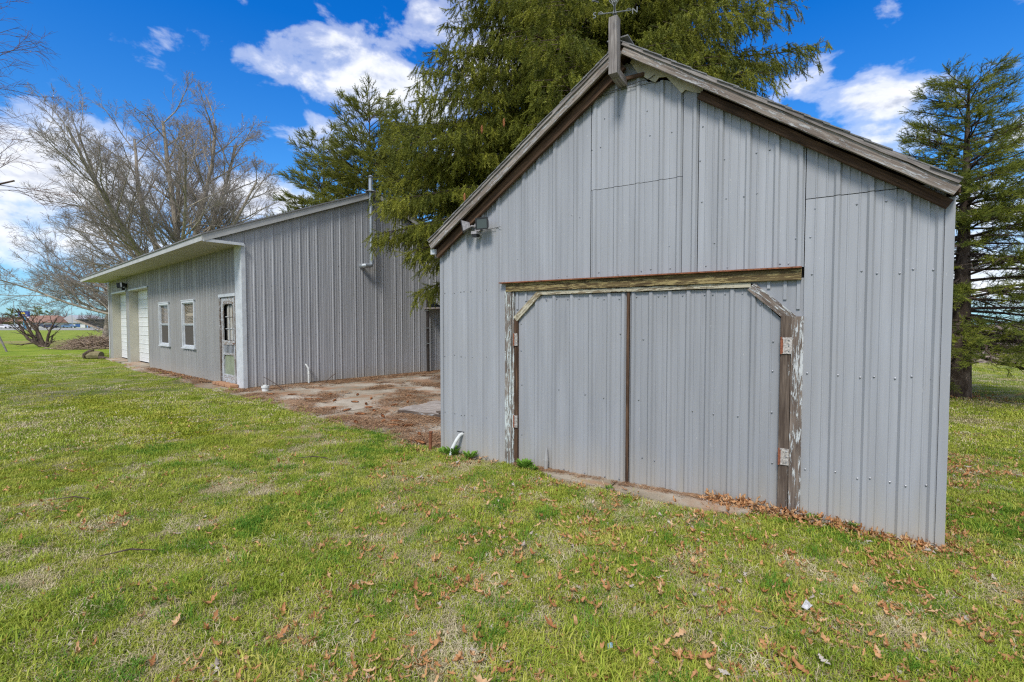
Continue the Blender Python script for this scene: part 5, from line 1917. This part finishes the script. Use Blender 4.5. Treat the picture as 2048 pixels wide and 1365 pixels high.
# ------------------------------------------------------------------ lawn
def blade_patch(name, mt, r, n, size, hmin, hmax, wd, bend, lay=0.0):
    V, F = [], []
    for i in range(n):
        p = np.array([r.uniform(-size, size), r.uniform(-size, size), -.005])
        an = r.uniform(0, 6.28)
        d = np.array([math.cos(an), math.sin(an), 0])
        s = np.array([-d[1], d[0], 0]) * wd * r.uniform(.7, 1.2)
        h = r.uniform(hmin, hmax)
        bd = bend * r.uniform(.3, 1.3) + lay
        a = p + d * h * bd * .35 + np.array([0, 0, h * .55])
        t = p + d * h * bd + np.array([0, 0, h * max(.12, 1 - .45 * bd)])
        k = len(V)
        V += [p - s, p + s, a + s * .75, a - s * .75, t]
        F += [(k, k + 1, k + 2), (k, k + 2, k + 3), (k + 3, k + 2, k + 4)]
    return quick_mesh(name, V, F, mt)


rg = np.random.RandomState(12)
GR = []
for i in range(4):
    GR.append(blade_patch('grass', M_['grass'], rg, 165, .11, .018, .052, .0022, .9))
for i in range(2):
    GR.append(blade_patch('grass', M_['grass_lush'], rg, 95, .075, .035, .085, .0022, .8))
for i in range(2):
    GR.append(blade_patch('grass', M_['straw'], rg, 140, .12, .012, .038, .0019, 1.2, .6))
GR.append(blade_patch('grass', M_['moss'], rg, 130, .11, .008, .022, .0028, .8))
FR = []
for i in range(3):
    FR.append(blade_patch('far_grass', M_['grass'], rg, 230, .27, .022, .052, .0042, .8))
FR.append(blade_patch('far_grass', M_['straw'], rg, 170, .28, .015, .035, .004, 1.2, .4))
FR.append(blade_patch('far_grass', M_['moss'], rg, 130, .30, .015, .035, .008, .8))


def allowed(x, y):
    """True where grass grows"""
    p = Vector((x, y, 0))
    q = Bi @ p
    e = .07 * noise.noise((x * 2.3, y * 2.3, 1)) + .05 * noise.noise((x * 7, y * 7, 2))
    if -.52 + e < q.x < 8 and -8.05 < q.y < 0.1:
        return False
    if q.x > -.03 and 0 <= q.y < BD + .05 and q.x < BW:
        return False
    wd = .60 if q.y < 2.2 else (.30 if q.y < 5 else (.62 if q.y < 11.8 else .12))
    if -wd + e * 1.5 < q.x < 0 and 0 <= q.y < BD:
        return False
    s_ = Si @ p
    if -.02 < s_.x < SW + .02 and -.012 < s_.y < SD:
        return False
    if 1.46 < s_.x < 3.48 and -.24 + e * .5 < s_.y <= 0:
        return False
    return True


def wedge(n, r0, r1, r, half=50):
    """random points spread evenly over the part of the ground in view"""
    rr = np.sqrt(r.uniform(r0 * r0, r1 * r1, n))
    a = np.radians(r.uniform(-half, half, n))
    return np.stack([rr * np.sin(a), rr * np.cos(a)], 1)


def lawn(name, xy, types, kind_fn, smin, smax, r):
    P, Rt, Sc, Ix = [], [], [], []
    for (x, y) in xy:
        if not allowed(x, y):
            continue
        k, s = kind_fn(x, y, r)
        if k is None:
            continue
        P.append((x, y, ground_h(x, y)))
        Rt.append((r.normal(0, .08), r.normal(0, .08), r.uniform(0, 6.28)))
        Sc.append(r.uniform(smin, smax) * s * (1.4 if k in (0, 1, 2, 3) and r.uniform() < .06 else 1))
        Ix.append(k)
    print(name, len(P))
    return scatter(name, P, Rt, Sc, Ix, types)


def moss_path(x, y):
    # old vehicle track: a band of yellow moss running across the lawn at left
    d = abs(.575 * x + .82 * y - 2.99 + .25 * noise.noise((x * .8, y * .8, 6)))
    k = math.exp(-(d / .42) ** 2) if x < -3.0 else 0
    return max(k, math.exp(-((x + 5.0) ** 2 + (y - 4.9) ** 2) / .9))


def near_kind(x, y, r):
    bare = noise.noise((x * 2.3, y * 2.3, 5.0)) + .5 * noise.noise((x * 4.1, y * 4.1, 9.0))
    lush = noise.noise((x * .9 + 20, y * .9, 2.0)) + .4 * noise.noise((x * 3.7, y * 3.7, 4.0))
    q = r.uniform()
    if moss_path(x, y) > .5 and q < .7:
        return 8, 1
    if bare > .42 - (.16 if x < -.3 else 0):
        if q < .35:
            return None, 1
        if q < .80:
            return 6 + r.randint(2), 1
    if lush > .36 and q < .5:
        return 4 + r.randint(2), .9
    if q < .30:
        return 6 + r.randint(2), 1
    if q < .345:
        return 4 + r.randint(2), .9
    return r.randint(4), .8 + .45 * max(0, min(1, lush + .4))


def far_kind(x, y, r):
    q = r.uniform()
    if moss_path(x, y) > .4 and q < .6:
        return 4, 1
    b_ = noise.noise((x * .5, y * .5, 5.0)) + .5 * noise.noise((x * 1.9, y * 1.9, 9.0))
    if q < .26 + max(0, b_) * .4:
        return 3, 1
    return r.randint(3), .85 + .3 * noise.noise((x, y, 0))


lawn('grass', np.concatenate([wedge(11500, 1.15, 6.2, rg, 64), wedge(7200, 6.1, 9.2, rg, 56)]), GR, near_kind, .8, 1.25, rg)
lawn('grass_beyond', np.concatenate([wedge(9000, 8.2, 13.5, rg, 50), wedge(8000, 12.5, 34, rg, 50)]), FR, far_kind, .85, 1.3, rg)


# ------------------------------------------------------------------ fallen leaves
def oak_leaf(name, mt, r, curl):
    """a dry lobed leaf, folded along its midrib, curled and crumpled"""
    lob = [(0.0, .02), (.10, .10), (.17, .05), (.27, .22), (.37, .08), (.50, .30), (.60, .11), (.73, .21), (.81, .09), (.92, .08), (1.0, .0)]
    V, F = [], []
    n = len(lob)
    tw = r.uniform(-1.1, 1.1)
    fold = r.uniform(.1, .9)
    bend = curl * r.uniform(.5, .9)

    def pl(t, w_):
        x = t - .5
        zz_ = bend * x * x * 1.8 + abs(w_) * fold * .8 + tw * x * w_ + r.uniform(-.045, .045)
        return (x * (1 - .25 * abs(bend) * abs(x)), w_ / (1 + .35 * fold) + .12 * math.sin(3.1 * x + tw), zz_)
    for sd_ in (1, -1):
        for (t, w_) in lob:
            V.append(pl(t + r.uniform(-.035, .035), w_ * sd_ * r.uniform(.55, 1.2)))
    k = len(V)
    for (t, _) in lob:
        V.append(pl(t, 0))
    for i in range(n - 1):
        F += [(k + i, k + i + 1, i + 1), (k + i, i + 1, i), (k + i, n + i + 1, k + i + 1), (k + i, n + i, n + i + 1)]
    k = len(V)
    V += [(-.5, .006, 0), (-.5, -.006, 0), (-.66, 0, .03)]
    F.append((k, k + 1, k + 2))
    return quick_mesh(name, V, F, mt)


LV = [oak_leaf('leaf', M_['oak_leaf'], rg, c) for c in (.5, 1.0, -.9, 1.6, .8, -1.5, 2.0)] + [oak_leaf('leaf', M_['grey_leaf'], rg, c) for c in (.6, -1.2)]
leafP, leafR, leafS, leafI = [], [], [], []


def leaf_at(x, y, r, z=None, s=None, lift=.028, grey=.10, tilt=.30):
    leafP.append((x, y, ground_h(x, y) + lift * r.uniform(.35, 1.1) if z is None else z))
    leafR.append((r.normal(0, tilt), r.normal(0, tilt), r.uniform(0, 6.28)))
    leafS.append(r.uniform(.022, .080) if s is None else s)
    leafI.append(7 + r.randint(2) if r.uniform() < grey else r.randint(7))


def leaf_density(x, y):
    s_ = Si @ Vector((x, y, 0))
    d = .20 + .5 * max(0, noise.noise((x * .9, y * .9, 31)) + .1)
    if s_.x > 1.5:
        d += .55 * math.exp(-((s_.y + 1.1) / 1.1) ** 2) + .15
    if x < -1.5:
        d *= .35
    return d * (1 if math.hypot(x, y) < 7 else .6)


for (x, y) in wedge(36000, 1.4, 9.5, rg, 50):
    cl_ = noise.noise((x * 2.6, y * 2.6, 17.0))
    if allowed(x, y) and rg.uniform() < leaf_density(x, y) * (2.6 if cl_ > .14 else .28):
        leaf_at(x, y, rg)
# clusters
for k in range(120):
    x, y = wedge(1, 1.8, 6.0, rg, 48)[0]
    if x < -.8 and rg.uniform() < .7:
        continue
    for j in range(rg.randint(5, 14)):
        xx, yy = x + rg.normal(0, .11), y + rg.normal(0, .06)
        if allowed(xx, yy):
            leaf_at(xx, yy, rg, lift=.05)
# drift against the right part of the shed front and threshold
for k in range(520):
    u = rg.uniform(3.05, 4.72)
    d = abs(rg.normal(0, .085)) + .02
    p = S @ Vector((u, -d, 0))
    leaf_at(p.x, p.y, rg, z=ground_h(p.x, p.y) + .02 + max(0, .07 - d * .4) * rg.uniform(.3, 1.2) * (.4 if u > 4.2 else 1), s=rg.uniform(.05, .095), grey=.12, tilt=.5)
for k in range(90):
    p = S @ Vector((SW + .05 + abs(rg.normal(0, .1)), rg.uniform(-.15, .6), 0))
    leaf_at(p.x, p.y, rg, s=rg.uniform(.05, .09), grey=.15, tilt=.5)
for k in range(230):   # the brown leaf heap right of the shed
    x, y = 4.72 + rg.normal(0, .34), 5.05 + rg.normal(0, .16)
    leaf_at(x, y, rg, z=.03 + rg.uniform(0, .05), grey=.12, tilt=.5)
for k in range(70):
    p = B @ Vector((-.08 - abs(rg.normal(0, .12)), rg.uniform(2.3, 7.2), 0))
    leaf_at(p.x, p.y, rg, z=.05, s=rg.uniform(.06, .10), grey=.05)
for k in range(420):   # litter under the right spruce
    a = rg.uniform(0, 6.28)
    d = abs(rg.normal(0, 1.0)) + .15
    leaf_at(9.72 + math.cos(a) * d * 1.3, 10.5 + math.sin(a) * d * .8, rg, grey=.1, s=rg.uniform(.05, .1))
scatter('fallen_leaves', leafP, leafR, leafS, leafI, LV)
print('leaves', len(leafP))
# the largest leaves, lying on the grass in the foreground, each an object
for k in range(80):
    x, y = wedge(1, 1.75, 3.3, rg, 46)[0]
    if x < -.4 and rg.uniform() < .6:
        continue
    if not allowed(x, y) or (Si @ Vector((x, y, 0))).y > -.3:
        continue
    gy = rg.uniform() < .22
    o = link('fallen_leaf', LV[7 + rg.randint(2)] if gy else LV[rg.randint(7)],
             Matrix.Translation((x, y, ground_h(x, y) + rg.uniform(.020, .045))) @ Euler((rg.normal(0, .25), rg.normal(0, .25), rg.uniform(0, 6.28))).to_matrix().to_4x4() @ Matrix.Scale(rg.uniform(.065, .105), 4))
    if gy:
        tag(o, 'bleached grey dry oak leaf lying on the foreground grass', 'leaf', 'bleached oak leaves on the foreground grass')
    else:
        tag(o, 'brown curled dry oak leaf lying on the foreground grass', 'leaf', 'brown oak leaves on the foreground grass')

# needle and twig debris on the patio
db = []
for i in range(3):
    V, F = [], []
    for j in range(60):
        p = np.array([rg.normal(0, .07), rg.normal(0, .07), rg.uniform(.002, .014)])
        an = rg.uniform(0, 6.28)
        d = np.array([math.cos(an), math.sin(an), rg.normal(0, .15)]) * rg.uniform(.008, .032)
        s = np.array([-d[1], d[0], 0])
        s = s / (np.linalg.norm(s) + 1e-6) * rg.uniform(.0012, .004)
        k = len(V)
        V += [p - d - s, p - d + s, p + d + s, p + d - s]
        F += [(k, k + 1, k + 2, k + 3)]
    db.append(quick_mesh('debris', V, F, M_['needle_litter']))
P, Rt, Sc, Ix = [], [], [], []
for k in range(7500):
    bx_, by_ = rg.uniform(-.5, 7.3), rg.uniform(-8, -.02)
    p = B @ Vector((bx_, by_, 0))
    d = noise.noise((p.x * 1.1, p.y * 1.1, 8)) + .6 * noise.noise((p.x * 3, p.y * 3, 3)) + .03
    d += .75 * math.exp(-((by_ + .30) / .35) ** 2) + .5 * math.exp(-((bx_ + .35) / .25) ** 2) + (.25 if by_ < -5 else 0)
    if rg.uniform() < d * 1.2:
        P.append((p.x, p.y, .028))
        Rt.append((0, 0, rg.uniform(0, 6.28)))
        Sc.append(rg.uniform(.6, 1.7))
        Ix.append(rg.randint(3))
for k in range(260):
    p = B @ Vector((-.04 - abs(rg.normal(0, .16)), rg.uniform(2.0, 8.2), 0))
    P.append((p.x, p.y, .035)); Rt.append((0, 0, rg.uniform(0, 6))); Sc.append(rg.uniform(.8, 1.6)); Ix.append(rg.randint(3))
for k in range(130):
    p = S @ Vector((rg.uniform(1.1, 3.7), -.015 - abs(rg.normal(0, .03)), 0))
    P.append((p.x, p.y, .036)); Rt.append((0, 0, rg.uniform(0, 6))); Sc.append(rg.uniform(.3, .6)); Ix.append(rg.randint(3))
scatter('needle_litter', P, Rt, Sc, Ix, db)


# weeds at the foot of the wall
def weed(label, M0, n, size, seed, group=None):
    t = thing('weed', label, 'weed', M0, group)
    r = random.Random(seed)
    m1 = MB()
    for k in range(n):
        a = r.uniform(0, 6.28)
        l = size * r.uniform(.4, 1)
        h = size * r.uniform(.25, .8)
        tip = Vector((math.cos(a) * l, math.sin(a) * l * .7, h))
        sd_ = Vector((-math.sin(a), math.cos(a), 0)) * size * .11
        mdp = tip * .72 + Vector((0, 0, size * .1))
        m1.add([(0, 0, 0), mdp + sd_, tip, mdp - sd_], [(0, 1, 2, 3)])
        m1.tube([(0, 0, 0), mdp * .6, mdp], .0015, 3)
    m1.build('leaves', M_['weed'], t, M0)
    return t


W_ = [((0.24, -.10), 60, .14, 'broad green clover weed around the white pipe at the shed corner'), ((0.50, -.09), 46, .12, 'green weed tuft right of the white pipe at the shed base'), ((0.10, -.10), 34, .10, 'small weed tuft left of the white pipe at the shed corner'),
      ((1.24, -.09), 60, .13, 'leafy green weed at the foot of the left door leaf'), ((1.36, -.10), 30, .08, 'small weed beside the leafy one at the left door leaf'),
      ((3.90, -.07), 26, .07, 'fern-like weed sprouting from leaves beside the right door jamb'), ((4.18, -.07), 20, .055, 'weed sprouting from the leaf drift below the right wall panel'), ((2.26, -.245), 20, .06, 'tiny weed in the crack between the threshold slabs')]
for k, ((u, v), n, sz, lb) in enumerate(W_):
    weed(lb, S @ Matrix.Translation((u, v, .02)), n, sz, k)
# scraps of litter in the grass
m1 = MB()
m1.add([(0, 0, .0), (.05, .01, .02), (.07, .045, .004), (.03, .075, .03), (-.03, .03, .005), (.03, .03, .02)], [(0, 1, 5), (1, 2, 5), (2, 3, 5), (3, 4, 5), (4, 0, 5)])
tag(m1.build('paper_scrap', plain('white_scrap', (0.40, 0.40, 0.40), .8, .5, 60), None, put(1.62, 2.58, .03) @ Matrix.Diagonal((.7, .6, 1.2, 1))), 'crumpled white scrap lying in the grass below the right wall', 'litter')
m1 = MB()
m1.add([(0, 0, .0), (.035, .005, .01), (.04, .045, .014), (.005, .04, .006), (.02, .02, .03)], [(0, 1, 4), (1, 2, 4), (2, 3, 4), (3, 0, 4)])
tag(m1.build('plastic_scrap', plain('blue_scrap', (0.25, 0.42, 0.50)), None, put(.46, 2.26, .03) @ Matrix.Scale(.8, 4)), 'tiny pale blue plastic scrap in the foreground grass', 'litter')
# long twigs on the lawn
for k, (x, y, a, l, lb) in enumerate(((-2.6, 3.2, .3, .32, 'thin twig lying in the grass at left'), (-3.9, 4.2, .1, .3, 'pale bark strip lying in the grass at the left edge'), (-2.3, 5.5, 0, .35, 'short dark twig on the mossy track in the lawn'))):
    m1 = MB()
    m1.tube([(-l / 2, 0, .05), (0, .03, .06), (l / 2, -.01, .05)], [.003, .006, .004], 6)
    tag(m1.build('twig', M_['bark_dark'], None, put(x, y, 0, a)), lb, 'twig')
